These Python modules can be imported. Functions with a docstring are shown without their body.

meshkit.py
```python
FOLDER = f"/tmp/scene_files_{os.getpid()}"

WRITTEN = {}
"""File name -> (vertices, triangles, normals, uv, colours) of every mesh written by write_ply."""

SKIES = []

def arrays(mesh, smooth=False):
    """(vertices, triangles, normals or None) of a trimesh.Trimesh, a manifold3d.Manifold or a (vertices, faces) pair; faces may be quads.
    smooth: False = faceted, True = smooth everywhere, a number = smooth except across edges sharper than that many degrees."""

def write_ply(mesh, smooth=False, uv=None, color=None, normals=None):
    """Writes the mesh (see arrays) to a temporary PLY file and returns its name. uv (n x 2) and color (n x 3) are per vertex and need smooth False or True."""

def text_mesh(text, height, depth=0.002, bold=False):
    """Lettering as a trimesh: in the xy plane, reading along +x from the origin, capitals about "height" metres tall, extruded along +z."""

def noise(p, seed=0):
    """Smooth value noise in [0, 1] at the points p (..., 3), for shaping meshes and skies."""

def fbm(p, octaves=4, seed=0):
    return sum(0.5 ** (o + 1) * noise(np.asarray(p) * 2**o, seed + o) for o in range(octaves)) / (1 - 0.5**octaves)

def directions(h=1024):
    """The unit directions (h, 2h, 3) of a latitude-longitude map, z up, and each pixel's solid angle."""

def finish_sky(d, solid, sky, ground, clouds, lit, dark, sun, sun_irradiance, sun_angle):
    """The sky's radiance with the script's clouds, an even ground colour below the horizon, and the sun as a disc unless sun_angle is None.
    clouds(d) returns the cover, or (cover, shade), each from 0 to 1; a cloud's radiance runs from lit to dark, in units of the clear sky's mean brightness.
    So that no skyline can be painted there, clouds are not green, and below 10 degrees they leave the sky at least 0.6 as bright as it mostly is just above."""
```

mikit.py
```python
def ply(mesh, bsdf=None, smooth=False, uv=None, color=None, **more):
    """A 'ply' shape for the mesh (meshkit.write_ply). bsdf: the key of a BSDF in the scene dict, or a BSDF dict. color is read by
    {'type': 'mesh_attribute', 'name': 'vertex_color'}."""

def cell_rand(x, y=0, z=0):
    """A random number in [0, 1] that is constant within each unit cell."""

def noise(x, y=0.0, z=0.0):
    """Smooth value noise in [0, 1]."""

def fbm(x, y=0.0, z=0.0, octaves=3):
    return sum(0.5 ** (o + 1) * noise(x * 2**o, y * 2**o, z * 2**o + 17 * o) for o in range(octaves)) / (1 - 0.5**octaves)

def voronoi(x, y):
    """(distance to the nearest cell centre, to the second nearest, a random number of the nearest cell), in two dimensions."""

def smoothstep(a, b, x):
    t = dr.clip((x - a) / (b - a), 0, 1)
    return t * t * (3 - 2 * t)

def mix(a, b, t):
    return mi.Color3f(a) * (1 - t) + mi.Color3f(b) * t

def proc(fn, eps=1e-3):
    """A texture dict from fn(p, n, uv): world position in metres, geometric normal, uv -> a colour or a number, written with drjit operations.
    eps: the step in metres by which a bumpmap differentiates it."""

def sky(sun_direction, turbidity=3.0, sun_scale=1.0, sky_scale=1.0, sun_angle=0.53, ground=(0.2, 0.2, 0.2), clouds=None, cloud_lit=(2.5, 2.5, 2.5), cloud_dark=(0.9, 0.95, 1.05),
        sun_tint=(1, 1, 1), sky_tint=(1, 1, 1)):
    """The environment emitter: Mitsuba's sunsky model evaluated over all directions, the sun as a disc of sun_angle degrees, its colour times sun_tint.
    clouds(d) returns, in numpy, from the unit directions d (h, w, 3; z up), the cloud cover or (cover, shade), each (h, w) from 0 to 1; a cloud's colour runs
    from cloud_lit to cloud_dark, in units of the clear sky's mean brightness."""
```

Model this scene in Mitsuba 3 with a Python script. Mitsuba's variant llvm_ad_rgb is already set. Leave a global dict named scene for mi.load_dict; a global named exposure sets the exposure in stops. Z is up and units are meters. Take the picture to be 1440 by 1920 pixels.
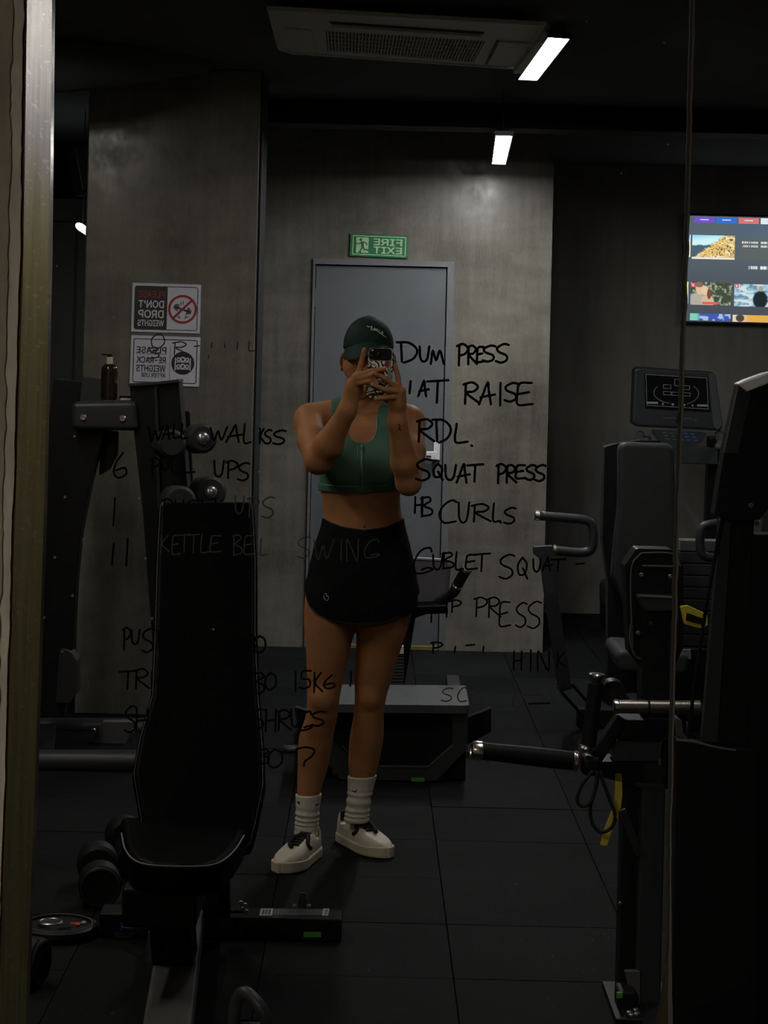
import math, random
import numpy as np, trimesh, shapely, shapely.geometry as sg
import drjit as dr
import mitsuba as mi
import mikit, meshkit
from mikit import proc, noise, fbm, smoothstep, mix, cell_rand

# ---------------------------------------------------------------- camera, light, exposure
# The photograph is taken in a gym mirror: everything beyond the mirror plane (y = MIRROR) is the mirrored gym, built where it appears.
FOC, CX, CY, ROLL, EYE = 3840.0, 700.0, 665.0, math.radians(1.35), 1.6      # pixels of a 1440 x 1920 frame; metres
MIRROR = 3.25
CR, SR = math.cos(ROLL), math.sin(ROLL)
exposure = 0.0
T = mi.ScalarTransform4f
scene, labels = {}, {}
scene['camera'] = {
    'type': 'perspective', 'fov': math.degrees(2 * math.atan(720 / FOC)), 'fov_axis': 'x', 'near_clip': 0.05, 'far_clip': 60.0,
    'principal_point_offset_x': (720 - CX) / 1440, 'principal_point_offset_y': (960 - CY) / 1920,
    'to_world': T().look_at(origin=[0, 0, EYE], target=[0, 1, EYE], up=[SR * -1.0, 0, CR])}
LAMP = 42.0            # radiance of the ceiling lamps in view

rng = np.random.default_rng(7)


def W(px, py, Y):
    """The world point at depth Y seen at a pixel of the photograph."""
    u, v = (px - CX) / FOC, (py - CY) / FOC
    return np.array([(u * CR + v * SR) * Y, Y, EYE + (u * SR - v * CR) * Y])


def on_level(px, py, z):
    """The point of the horizontal plane at height z seen at a pixel."""
    u, v = (px - CX) / FOC, (py - CY) / FOC
    return W(px, py, (z - EYE) / (u * SR - v * CR))


# ---------------------------------------------------------------- materials
def rgb(*c):
    return {'type': 'rgb', 'value': [float(x) for x in (c if len(c) == 3 else c * 3)]}


def mat(name, color, rough=0.5, metal=0.0, spec=0.5, **more):
    color = color if isinstance(color, dict) else rgb(*(color if isinstance(color, (tuple, list)) else (color,)))
    scene[name] = {'type': 'twosided', 'bsdf': {'type': 'principled', 'base_color': color, 'roughness': rough, 'metallic': metal, 'specular': spec, **more}}
    return name


def concrete(p, n, uv):
    h = p.x + p.y
    m = fbm(h * 3.1, p.z * 2.3, 4.0, 4)
    streak = fbm(h * 34.0, p.z * 3.0, 9.0, 3)
    fine = noise(h * 160.0, p.z * 60.0, 2.0)
    trowel = fbm(h * 5.0 + 3.0 * noise(h * 2.0, p.z * 2.0), p.z * 16.0, 1.0, 3)
    blot = smoothstep(0.5, 0.72, fbm(h * 1.6 + 5.0, p.z * 1.1, 8.0, 3))
    k = 0.50 + 0.62 * m + 0.26 * (streak - 0.5) + 0.12 * (fine - 0.5) + 0.34 * (trowel - 0.5) + 0.16 * blot
    return mi.Color3f(0.226, 0.211, 0.179) * k


def concrete_rough(p, n, uv):
    h = p.x + p.y
    return 0.10 + 0.24 * fbm(h * 9.0, p.z * 9.0, 3.0, 3) + 0.08 * noise(h * 70.0, p.z * 40.0)


def concrete_dark(p, n, uv):
    h = p.x + p.y
    return mi.Color3f(0.23, 0.224, 0.20) * (0.6 + 0.5 * fbm(h * 3.1, p.z * 2.3, 4.0, 4) + 0.2 * fbm(h * 30.0, p.z * 4.0, 1.0, 2))


def rubber(base):
    def fn(p, n, uv):
        speck = noise(p.x * 260.0, p.y * 260.0, 3.0)
        big = fbm(p.x * 3.0, p.y * 3.0, 5.0, 3)
        dust = smoothstep(0.93, 0.98, noise(p.x * 120.0 + 7.0, p.y * 90.0)) * 0.05 * smoothstep(0.45, 0.7, big)
        return mi.Color3f(*base) * (0.62 + 0.75 * big + 0.3 * (speck - 0.5)) + dust
    return fn


def trim_metal(p, n, uv):
    s = fbm(p.x * 260.0, p.z * 6.0, 2.0, 3)
    scratch = smoothstep(0.80, 0.95, noise(p.x * 220.0 + p.z * 90.0, p.z * 160.0))
    warm = smoothstep(1.98, 1.72, p.z + 0.05 * noise(p.x * 90.0, p.z * 20.0))
    return mix((0.19, 0.19, 0.205), (0.255, 0.235, 0.128), warm) * (0.72 + 0.45 * s + 0.3 * scratch)


mat('m_concrete', proc(concrete), proc(concrete_rough), spec=0.45)
mat('m_concrete_dark', proc(concrete_dark), 0.45, spec=0.4)
mat('m_ceiling', (0.11, 0.118, 0.118), 0.8, spec=0.2)
mat('m_black_wall', (0.010, 0.012, 0.014), 0.6, spec=0.2)
mat('m_teal_panel', (0.17, 0.20, 0.19), 0.3)
for i, c in enumerate([(0.0088, 0.0096, 0.0104), (0.0074, 0.0082, 0.0090), (0.0102, 0.0111, 0.0119)]):
    mat(f'm_rubber_{i}', proc(rubber(c)), 0.75, spec=0.07)
mat('m_gap', 0.006, 0.9)
mat('m_plaster', proc(lambda p, n, uv: mi.Color3f(0.50, 0.45, 0.34) * (0.7 + 0.5 * fbm(p.x * 30.0, p.z * 6.0, 1.0, 3))), 0.8)
mat('m_chipped_paint', proc(lambda p, n, uv: mi.Color3f(0.78, 0.72, 0.60) * (0.75 + 0.4 * fbm(p.x * 60.0, p.z * 14.0, 1.0, 3))), 0.7)
mat('m_rust', (0.10, 0.045, 0.025), 0.7)
mat('m_trim', proc(trim_metal), 0.24, metal=0.75)
mat('m_door', proc(lambda p, n, uv: mi.Color3f(0.134, 0.146, 0.160) * (0.85 + 0.3 * fbm(p.x * 4.0, p.z * 4.0, 2.0, 3))), 0.45)
mat('m_door_frame', (0.17, 0.175, 0.19), 0.42)
mat('m_white', (0.80, 0.80, 0.82), 0.4)
mat('m_sign_white', (0.82, 0.83, 0.95), 0.4)
mat('m_pad_grey', (0.125, 0.12, 0.135), 0.5)
mat('m_ink', (0.018, 0.018, 0.02), 0.5)
mat('m_sign_dark', (0.03, 0.03, 0.032), 0.4)
mat('m_sign_red', (0.42, 0.035, 0.035), 0.45)
mat('m_sign_green', (0.02, 0.20, 0.075), 0.4)
mat('m_sign_pale', (0.48, 0.66, 0.42), 0.5)
mat('m_ac', (0.66, 0.65, 0.59), 0.5)
mat('m_ac_dark', (0.03, 0.032, 0.035), 0.6)
mat('m_steel_black', (0.0080, 0.0090, 0.0105), 0.45, spec=0.25)
mat('m_threshold', (0.20, 0.165, 0.06), 0.5)
mat('m_steel_grey', (0.034, 0.037, 0.042), 0.42, spec=0.4)
mat('m_steel_mid', (0.10, 0.10, 0.105), 0.4)
mat('m_vinyl', (0.0018, 0.0019, 0.0020), 0.45, spec=0.05)
mat('m_vinyl_grey', (0.034, 0.036, 0.037), 0.55, spec=0.3)
mat('m_piping', (0.22, 0.22, 0.23), 0.5)
mat('m_foam', (0.020, 0.020, 0.022), 0.7)
mat('m_rubber_black', (0.009, 0.009, 0.010), 0.55, spec=0.22)
mat('m_chrome', (0.96, 0.94, 0.87), 0.22, metal=1.0)
mat('m_steel_tube', (0.36, 0.34, 0.30), 0.3, metal=0.85)
mat('m_bolt', (0.55, 0.54, 0.52), 0.28, metal=0.9)
mat('m_yellow', (0.70, 0.58, 0.07), 0.5)
mat('m_green', (0.08, 0.36, 0.05), 0.4)
mat('m_blue', (0.06, 0.14, 0.62), 0.3)
mat('m_red', (0.50, 0.05, 0.03), 0.45)
mat('m_orange', (0.55, 0.28, 0.06), 0.4)
mat('m_label', (0.34, 0.34, 0.34), 0.5)
mat('m_bottle', (0.020, 0.014, 0.010), 0.12, spec=0.7)
mat('m_cream', (0.55, 0.50, 0.40), 0.45)
mat('m_plastic', (0.030, 0.034, 0.038), 0.38)
mat('m_plastic_light', (0.075, 0.080, 0.086), 0.35)
mat('m_display', (0.006, 0.007, 0.008), 0.15)
mat('m_display_line', (0.30, 0.31, 0.32), 0.5)
mat('m_marker', (0.0045, 0.0045, 0.005), 0.8, spec=0.1)
mat('m_marker_faint', (0.085, 0.083, 0.078), 0.85, spec=0.1)
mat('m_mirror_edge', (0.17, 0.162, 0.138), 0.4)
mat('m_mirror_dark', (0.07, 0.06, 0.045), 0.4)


def skin(p, n, uv):
    m = fbm(p.x * 18.0, p.y * 18.0, p.z * 18.0, 3)
    return mi.Color3f(0.425, 0.192, 0.088) * (0.86 + 0.28 * m)


mat('m_skin', proc(skin), 0.55, spec=0.2)
mat('m_hair', (0.014, 0.010, 0.008), 0.5)
mat('m_bra', (0.078, 0.175, 0.128), 0.62, spec=0.3)
mat('m_bra_trim', (0.13, 0.27, 0.20), 0.55)
mat('m_shorts', (0.0062, 0.0072, 0.0085), 0.8, spec=0.15)
mat('m_cap', (0.017, 0.038, 0.033), 0.7, spec=0.2)
mat('m_cap_thread', (0.75, 0.75, 0.66), 0.6)
mat('m_sock', (0.60, 0.58, 0.52), 0.85, spec=0.2)
mat('m_shoe', (0.60, 0.56, 0.47), 0.6)
mat('m_sole', (0.55, 0.49, 0.37), 0.65)
mat('m_black_cloth', (0.012, 0.012, 0.012), 0.8)
mat('m_tattoo', (0.05, 0.035, 0.03), 0.6)


# ---------------------------------------------------------------- scene entries and labels
used = {}


def numbered(key):
    n = used.get(key, 0)
    used[key] = n + 1
    return key if n == 0 else f'{key}_{n:03d}'


def thing(name, label, cat, group=None):
    k = numbered(name)
    labels[k] = {'label': label, 'category': cat}
    if group:
        labels[k]['group'] = group
    return k


def part(parent, name, mesh, bsdf, smooth=30, label=None, kind=None, **more):
    k = numbered(f'{parent}__{name}')
    d = mesh if isinstance(mesh, dict) else mikit.ply(mesh, bsdf, smooth=smooth, **more)
    scene[k] = d
    e = {}
    if label:
        e['label'] = label
    if kind:
        e['kind'] = kind
    if e:
        labels[k] = e
    return k


def single(name, label, cat, mesh, bsdf, smooth=30, group=None):
    k = thing(name, label, cat, group)
    scene[k] = mikit.ply(mesh, bsdf, smooth=smooth)
    return k


def struct(name, mesh, bsdf, smooth=False, label=None):
    if mesh is not None:
        scene[name] = mikit.ply(mesh, bsdf, smooth=smooth)
    used[name] = 1
    labels[name] = {'kind': 'structure'}
    if label:
        labels[name]['label'] = label
    return name


# ---------------------------------------------------------------- shapes
def cat(*ms):
    ms = [m for x in ms for m in (x if isinstance(x, (list, tuple)) else [x])]
    return trimesh.util.concatenate(ms)


def box(lo, hi):
    m = trimesh.creation.box(extents=np.subtract(hi, lo))
    m.apply_translation(np.add(lo, hi) / 2)
    return m


def frame(z, up=(0, 0, 1)):
    z = np.asarray(z, float) / np.linalg.norm(z)
    up = np.asarray(up, float)
    if abs(z @ up) > 0.98 * np.linalg.norm(up):
        up = np.array([0, 1.0, 0]) if abs(z[1]) < 0.9 else np.array([1.0, 0, 0])
    x = np.cross(up, z)
    x /= np.linalg.norm(x)
    return np.column_stack([x, np.cross(z, x), z])


def moved(m, R=None, t=(0, 0, 0)):
    M = np.eye(4)
    if R is not None:
        M[:3, :3] = R
    M[:3, 3] = t
    m = m.copy()
    m.apply_transform(M)
    return m


_ico = {n: trimesh.creation.icosphere(subdivisions=n) for n in (1, 2, 3)}


def rbox(c, size, r=0.006, R=None, n=1):
    """A box with rounded edges."""
    size = np.asarray(size, float)
    r = min(r, size.min() / 2 * 0.98)
    pts = np.vstack([_ico[n].vertices * r + np.array([a, b, d]) * (size / 2 - r) for a in (-1, 1) for b in (-1, 1) for d in (-1, 1)])
    return moved(trimesh.convex.convex_hull(pts), R, c)


def beam(p, q, w, h, r=0.006, up=(0, 0, 1), over=0.0):
    p, q = np.asarray(p, float), np.asarray(q, float)
    return rbox((p + q) / 2, (w, h, np.linalg.norm(q - p) + 2 * over), r, frame(q - p, up))


def rot(ax, deg):
    return trimesh.transformations.rotation_matrix(math.radians(deg), ax)[:3, :3]


def lathe(profile, p, axis=(0, 0, 1), n=28):
    """Revolves (radius, height) pairs about the axis through p."""
    prof = np.asarray(profile, float)
    a = np.arange(n) * 2 * np.pi / n
    v = np.concatenate([np.column_stack([r * np.cos(a), r * np.sin(a), np.full(n, z)]) for r, z in prof])
    f = []
    for i in range(len(prof) - 1):
        for j in range(n):
            k = (j + 1) % n
            f += [[i * n + j, i * n + k, (i + 1) * n + k], [i * n + j, (i + 1) * n + k, (i + 1) * n + j]]
    for i, fl in ((0, True), (len(prof) - 1, False)):
        if prof[i][0] > 1e-6:
            v = np.vstack([v, [[0, 0, prof[i][1]]]])
            c = len(v) - 1
            for j in range(n):
                t = [c, i * n + j, i * n + (j + 1) % n]
                f.append(t[::-1] if fl else t)
    m = trimesh.Trimesh(v, f, process=False)
    m = moved(m, frame(axis), p)
    if m.volume < 0:
        m.invert()
    return m


def rod(p, q, r, n=16, bevel=0.0):
    p, q = np.asarray(p, float), np.asarray(q, float)
    L = np.linalg.norm(q - p)
    b = min(bevel, r * 0.6, L * 0.3)
    prof = [(r - b, 0), (r, b), (r, L - b), (r - b, L)] if b else [(r, 0), (r, L)]
    return lathe(prof, p, q - p, n)


def smooth_path(pts, n=8):
    P = np.asarray(pts, float)
    P = np.vstack([2 * P[0] - P[1], P, 2 * P[-1] - P[-2]])
    out = []
    for i in range(1, len(P) - 2):
        for t in np.arange(n) / n:
            a, b, c, d = P[i - 1:i + 3]
            out.append(0.5 * (2 * b + (c - a) * t + (2 * a - 5 * b + 4 * c - d) * t * t + (3 * b - a - 3 * c + d) * t ** 3))
    return np.array(out + [P[-2]])


def tube(pts, r, n=12, closed=False):
    P = np.asarray(pts, float)
    r = np.broadcast_to(r, (len(P),))
    t = np.gradient(P, axis=0) if not closed else np.roll(P, -1, 0) - np.roll(P, 1, 0)
    t /= np.linalg.norm(t, axis=1, keepdims=True)
    x = frame(t[0])[:, 0]
    v = []
    a = np.arange(n) * 2 * np.pi / n
    for i in range(len(P)):
        x = x - t[i] * (x @ t[i])
        x /= np.linalg.norm(x)
        y = np.cross(t[i], x)
        v.append(P[i] + r[i] * (np.cos(a)[:, None] * x + np.sin(a)[:, None] * y))
    v = np.vstack(v)
    f = []
    N = len(P)
    for i in range(N if closed else N - 1):
        o, q = i * n, ((i + 1) % N) * n
        for j in range(n):
            k = (j + 1) % n
            f += [[o + j, o + k, q + k], [o + j, q + k, q + j]]
    if not closed:
        v = np.vstack([v, P[0], P[-1]])
        for j in range(n):
            f += [[len(v) - 2, (j + 1) % n, j], [len(v) - 1, (N - 1) * n + j, (N - 1) * n + (j + 1) % n]]
    return trimesh.Trimesh(v, f, process=False)


def prism(poly, y0, y1, axis='y'):
    """A polygon of (x, z) points, or a shapely polygon, extruded from depth y0 to y1 (axis 'z': a polygon of (x, y) from height y0 to y1)."""
    poly = poly if hasattr(poly, 'geom_type') else sg.Polygon(poly)
    polys = poly.geoms if hasattr(poly, 'geoms') else [poly]
    ms = []
    for g in polys:
        if g.area < 1e-10:
            continue
        m = trimesh.creation.extrude_polygon(g.buffer(0) if not g.is_valid else g, y1 - y0, engine='earcut')
        v = m.vertices
        m.vertices = np.column_stack([v[:, 0], y0 + v[:, 2], v[:, 1]]) if axis == 'y' else np.column_stack([v[:, 0], v[:, 1], y0 + v[:, 2]])
        if m.volume < 0:
            m.invert()
        ms.append(m)
    return cat(ms)


def px(pts, Y):
    """Pixels of the photograph as (x, z) points at depth Y."""
    return [tuple(W(a, b, Y)[[0, 2]]) for a, b in pts]


def flat(pts, z0, z1, zref=None):
    """A polygon given by pixels on the horizontal plane zref, extruded from height z0 to z1."""
    zref = z0 if zref is None else zref
    return prism([tuple(on_level(a, b, zref)[:2]) for a, b in pts], z0, z1, 'z')


def rpoly(pts, r=0.01, q=4):
    p = pts if hasattr(pts, 'geom_type') else sg.Polygon(pts)
    return p.buffer(-r, quad_segs=q).buffer(r, quad_segs=q)


def rrect(cx, cz, w, h, r):
    return sg.box(cx - w / 2 + r, cz - h / 2 + r, cx + w / 2 - r, cz + h / 2 - r).buffer(r, quad_segs=4)


def cushion(poly, y0, y1, r, n=4):
    """A polygon of (x, z) extruded along y with its front and back edges rounded by r."""
    poly = poly if hasattr(poly, 'geom_type') else sg.Polygon(poly)
    N = 144
    ext = sg.polygon.orient(poly).exterior
    c = np.array(poly.centroid.coords[0])
    P = np.array([ext.interpolate(k / N, normalized=True).coords[0] for k in range(N)])
    tg = np.roll(P, -1, 0) - np.roll(P, 1, 0)
    tg /= np.linalg.norm(tg, axis=1, keepdims=True)
    inward = np.column_stack([-tg[:, 1], tg[:, 0]])
    seq = []
    for s, yb in ((1, y0), (-1, y1)):
        rs = [(r * (1 - math.sin(math.pi / 2 * i / n)), yb + s * r * (1 - math.cos(math.pi / 2 * i / n))) for i in range(n + 1)]
        seq += rs if s == 1 else rs[::-1]
    V = []
    for off, y in seq:
        Q = P + inward * off
        V.append(np.column_stack([Q[:, 0], np.full(N, y), Q[:, 1]]))
    F = []
    M = len(V)
    for i in range(M - 1):
        for j in range(N):
            k = (j + 1) % N
            F += [[i * N + j, i * N + k, (i + 1) * N + k], [i * N + j, (i + 1) * N + k, (i + 1) * N + j]]
    v = np.vstack(V + [[c[0], y0, c[1]], [c[0], y1, c[1]]])
    for j in range(N):
        k = (j + 1) % N
        F += [[len(v) - 2, k, j], [len(v) - 1, (M - 1) * N + j, (M - 1) * N + k]]
    m = trimesh.Trimesh(v, F, process=False)
    if m.volume < 0:
        m.invert()
    return m


def bolt(parent, p, d=(0, -1, 0), r=0.009, bsdf='m_bolt', n=12):
    return part(parent, 'bolt', lathe([(r, 0), (r, r * 0.5), (r * 0.75, r * 0.8), (r * 0.45, r * 0.8), (r * 0.4, r * 0.45), (0, r * 0.45)], p, d, n), bsdf)


def mirrored_text(text, height, depth, cx, cz, y, width=None, bold=True):
    """Lettering on a plane facing the camera that reads backwards, as in the mirror; centred at (cx, cz)."""
    m = meshkit.text_mesh(text, height, depth, bold)
    v = m.vertices
    lo, hi = v.min(0), v.max(0)
    sx = (width / (hi[0] - lo[0])) if width else 1.0
    x = -(v[:, 0] - (lo[0] + hi[0]) / 2) * sx
    z = v[:, 1] - (lo[1] + hi[1]) / 2
    m = trimesh.Trimesh(np.column_stack([cx + x, y - v[:, 2], cz + z]), m.faces, process=False)
    if m.volume < 0:
        m.invert()
    return m
# ---------------------------------------------------------------- the setting
CEIL, BACK, REAR, PILLAR = 2.83, 11.15, 12.9, 8.95
struct('floor', box((-4, -3, -0.25), (4.2, 14, -0.012)), 'm_gap')
tile_mesh = {}
for j in range(-1, 16):
    for i in range(-5, 6):
        x0, y0 = 0.2436 + 0.4987 * i, 5.27 + 0.502 * j
        if x0 > 0.21 * y0 + 0.3 or x0 + 0.5 < -0.21 * y0 - 0.3 or y0 > 13.0:
            continue
        w, d = 0.4987 - 0.0022, 0.502 - 0.0026
        top = rng.uniform(-0.0012, 0.0012)
        m = moved(rbox((0, 0, 0), (w, d, 0.02), 0.002), rot((0, 0, 1), rng.uniform(-0.12, 0.12)), (x0 + 0.25, y0 + 0.25, -0.010 + top))
        part('floor', 'tile', m, f'm_rubber_{int(rng.integers(0, 3))}', smooth=False)
part('floor', 'plain_flooring', box((-4, -3, -0.012), (4.2, 4.76, -0.001)), 'm_rubber_1', smooth=False)

struct('ceiling', box((-4, -3, CEIL), (4.2, 14, CEIL + 0.15)), 'm_ceiling')
xr = W(1028, 760, BACK)[0]
dl, dr_, dtop = W(579, 900, BACK)[0], W(841, 900, BACK)[0], W(710, 489, BACK)[2]
opening = sg.box(dl, -0.05, dr_, dtop)
wall = sg.box(-1.05, -0.01, xr, CEIL).difference(opening)
struct('wall_back', cat(prism(wall, BACK, BACK + 0.12), box((-1.05, BACK + 0.12, -0.01), (xr, REAR, CEIL))), 'm_concrete')
struct('wall_rear', box((xr - 0.1, REAR, -0.01), (4.2, REAR + 0.2, CEIL)), 'm_concrete_dark')
struct('wall_right', box((4.2, -3, -0.01), (4.4, 14, CEIL)), 'm_concrete_dark')
struct('wall_left', box((-4.2, -3, -0.01), (-4.0, 14, CEIL)), 'm_black_wall')
struct('wall_behind', box((-4, -3.2, -0.01), (4.2, -3, CEIL)), 'm_concrete_dark')
struct('wall_end', box((-4, 13.9, -0.01), (-1.05, 14.1, CEIL)), 'm_black_wall')
pl, pr = W(152, 800, PILLAR)[0], W(474, 800, PILLAR)[0]
struct('pillar', cat(rbox(((pl + pr) / 2, PILLAR + 0.225, CEIL / 2), (pr - pl, 0.45, CEIL), 0.006)), 'm_concrete')
struct('trim_2', box((pr - 0.002, PILLAR + 0.010, 0.0), (pr + 0.010, PILLAR + 0.44, CEIL)), 'm_black_wall', label='black painted side of the pillar')
# beams and ducts under the black ceiling
struct('beam_1', box((-1.0, 9.9, CEIL - 0.12), (4.2, 10.12, CEIL)), 'm_black_wall')
k = single('ceiling_duct', 'round black duct under the ceiling in front of the pillar', 'duct', tube([(-3.6, 8.1, 2.72), (-1.9, 8.1, 2.72), (-1.25, 8.2, 2.74), (-0.9, 8.5, 2.80), (-0.75, 8.7, 2.83)], [0.13, 0.13, 0.12, 0.08, 0.05], 20), 'm_ceiling', True)
# partition in the corridor left of the pillar
xs = [-3.6, W(138, 700, 12.2)[0], -1.06]
ph = W(130, 415, 12.2)[2]
struct('wall_corridor', box((-4.0, 12.16, ph), (-1.05, 12.3, ph + 0.13)), 'm_teal_panel')
part('wall_corridor', 'panel', rbox(((xs[0] + xs[1]) / 2, 12.2, ph / 2), (xs[1] - xs[0] - 0.006, 0.03, ph - 0.01), 0.003), 'm_teal_panel')
part('wall_corridor', 'panel', rbox(((xs[2] + xs[1]) / 2, 12.21, ph / 2), (xs[2] - xs[1] - 0.006, 0.03, ph - 0.01), 0.003), 'm_teal_panel')
part('wall_corridor', 'mullion', rbox((xs[1], 12.185, ph / 2), (0.012, 0.02, ph - 0.01), 0.003), 'm_steel_mid')
part('wall_corridor', 'upper_panel', box((-4.0, 12.2, ph + 0.13), (-1.05, 12.3, CEIL)), 'm_black_wall')


# the wall the mirror hangs on, its old metal trim and chipped paint
def ragged(pts, amp, seed, step=14.0):
    """A pixel polyline down the picture with a rough edge."""
    pts = np.asarray(pts, float)
    ys = np.arange(pts[0, 1], pts[-1, 1], step)
    xs_ = np.interp(ys, pts[:, 1], pts[:, 0])
    nz = meshkit.fbm(np.column_stack([ys * 0.03, ys * 0 + seed, ys * 0]), 3) - 0.5
    return list(zip(xs_ + amp * nz, ys))


ROWS = (-250, 0, 480, 960, 1440, 1920, 2200)


def line(*xs):
    return list(zip(xs, ROWS))


trim_r, trim_l = line(101, 98, 93, 83, 67, 48, 36), line(58, 54, 47, 32, 17, 0, -10)
paint_r, paint_l = line(52, 47, 40, 26, 12, -5, -14), line(34, 27, 20, 8, -2, -16, -24)
Y0 = MIRROR
rag = [ragged(paint_l, 9, 3), ragged(paint_r, 5, 8)]
far_left = W(-4000, 0, Y0)[0]
wl = px(rag[0], Y0)
struct('wall_front', cat(prism([(-4.0, wl[0][1])] + wl + [(-4.0, wl[-1][1])], Y0 - 0.02, Y0 + 0.12), box((-4.0, Y0, -0.01), (wl[-1][0], Y0 + 0.1, wl[-1][1])), box((-4.0, Y0, wl[0][1]), (4.2, Y0 + 0.1, CEIL)),
                         box((wl[-1][0], Y0, -0.01), (4.2, Y0 + 0.1, 0.28)), box((3.0, Y0, 0.28), (4.2, Y0 + 0.1, wl[0][1]))), 'm_plaster', label='beige plaster wall beside the mirror')
part('wall_front', 'chipped_paint', prism(px(rag[0], Y0) + px(rag[1], Y0)[::-1], Y0 - 0.012, Y0 + 0.03), 'm_chipped_paint', smooth=False, label='strip of pale chipped paint')
part('wall_front', 'rust_gap', prism(px(rag[1], Y0) + px(trim_l, Y0)[::-1], Y0 - 0.002, Y0 + 0.03), 'm_rust', smooth=False, label='rust brown gap beside the trim')
struct('trim_1', prism(px(trim_l, Y0) + px(trim_r, Y0)[::-1], Y0 - 0.016, Y0 + 0.03), 'm_trim', label='worn metal trim down the left edge of the mirror')
part('trim_1', 'lip', prism(px([(a - 3, b) for a, b in trim_r], Y0 - 0.017) + px(trim_r, Y0 - 0.017)[::-1], Y0 - 0.0185, Y0 - 0.016), 'm_trim', smooth=False)

# door
leaf_l, leaf_r, leaf_top = W(588, 700, BACK)[0], W(833, 700, BACK)[0], W(710, 499, BACK)[2]
struct('door_1', prism(sg.box(dl - 0.004, 0.0, dr_ + 0.004, dtop + 0.004).difference(sg.box(leaf_l - 0.003, -0.1, leaf_r + 0.004, leaf_top + 0.003)), BACK - 0.018, BACK + 0.1), 'm_door_frame', label='grey steel fire door frame')
part('door_1', 'leaf', rbox(((leaf_l + leaf_r) / 2, BACK + 0.03, leaf_top / 2 + 0.004), (leaf_r - leaf_l, 0.045, leaf_top - 0.012), 0.003), 'm_door', label='plain grey door leaf')
hx, hz = W(818, 846, BACK)[0], W(818, 846, BACK)[2]
part('door_1', 'handle_plate', rbox((hx + 0.002, BACK + 0.0, hz + 0.002), (0.036, 0.014, 0.10), 0.003), 'm_white', label='white handle plate')
part('door_1', 'lever', cat(rod((hx - 0.004, BACK, hz - 0.022), (hx - 0.004, BACK - 0.05, hz - 0.022), 0.009), rbox((hx - 0.036, BACK - 0.05, hz - 0.022), (0.085, 0.016, 0.046), 0.006)), 'm_white', label='white lever handle')
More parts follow.
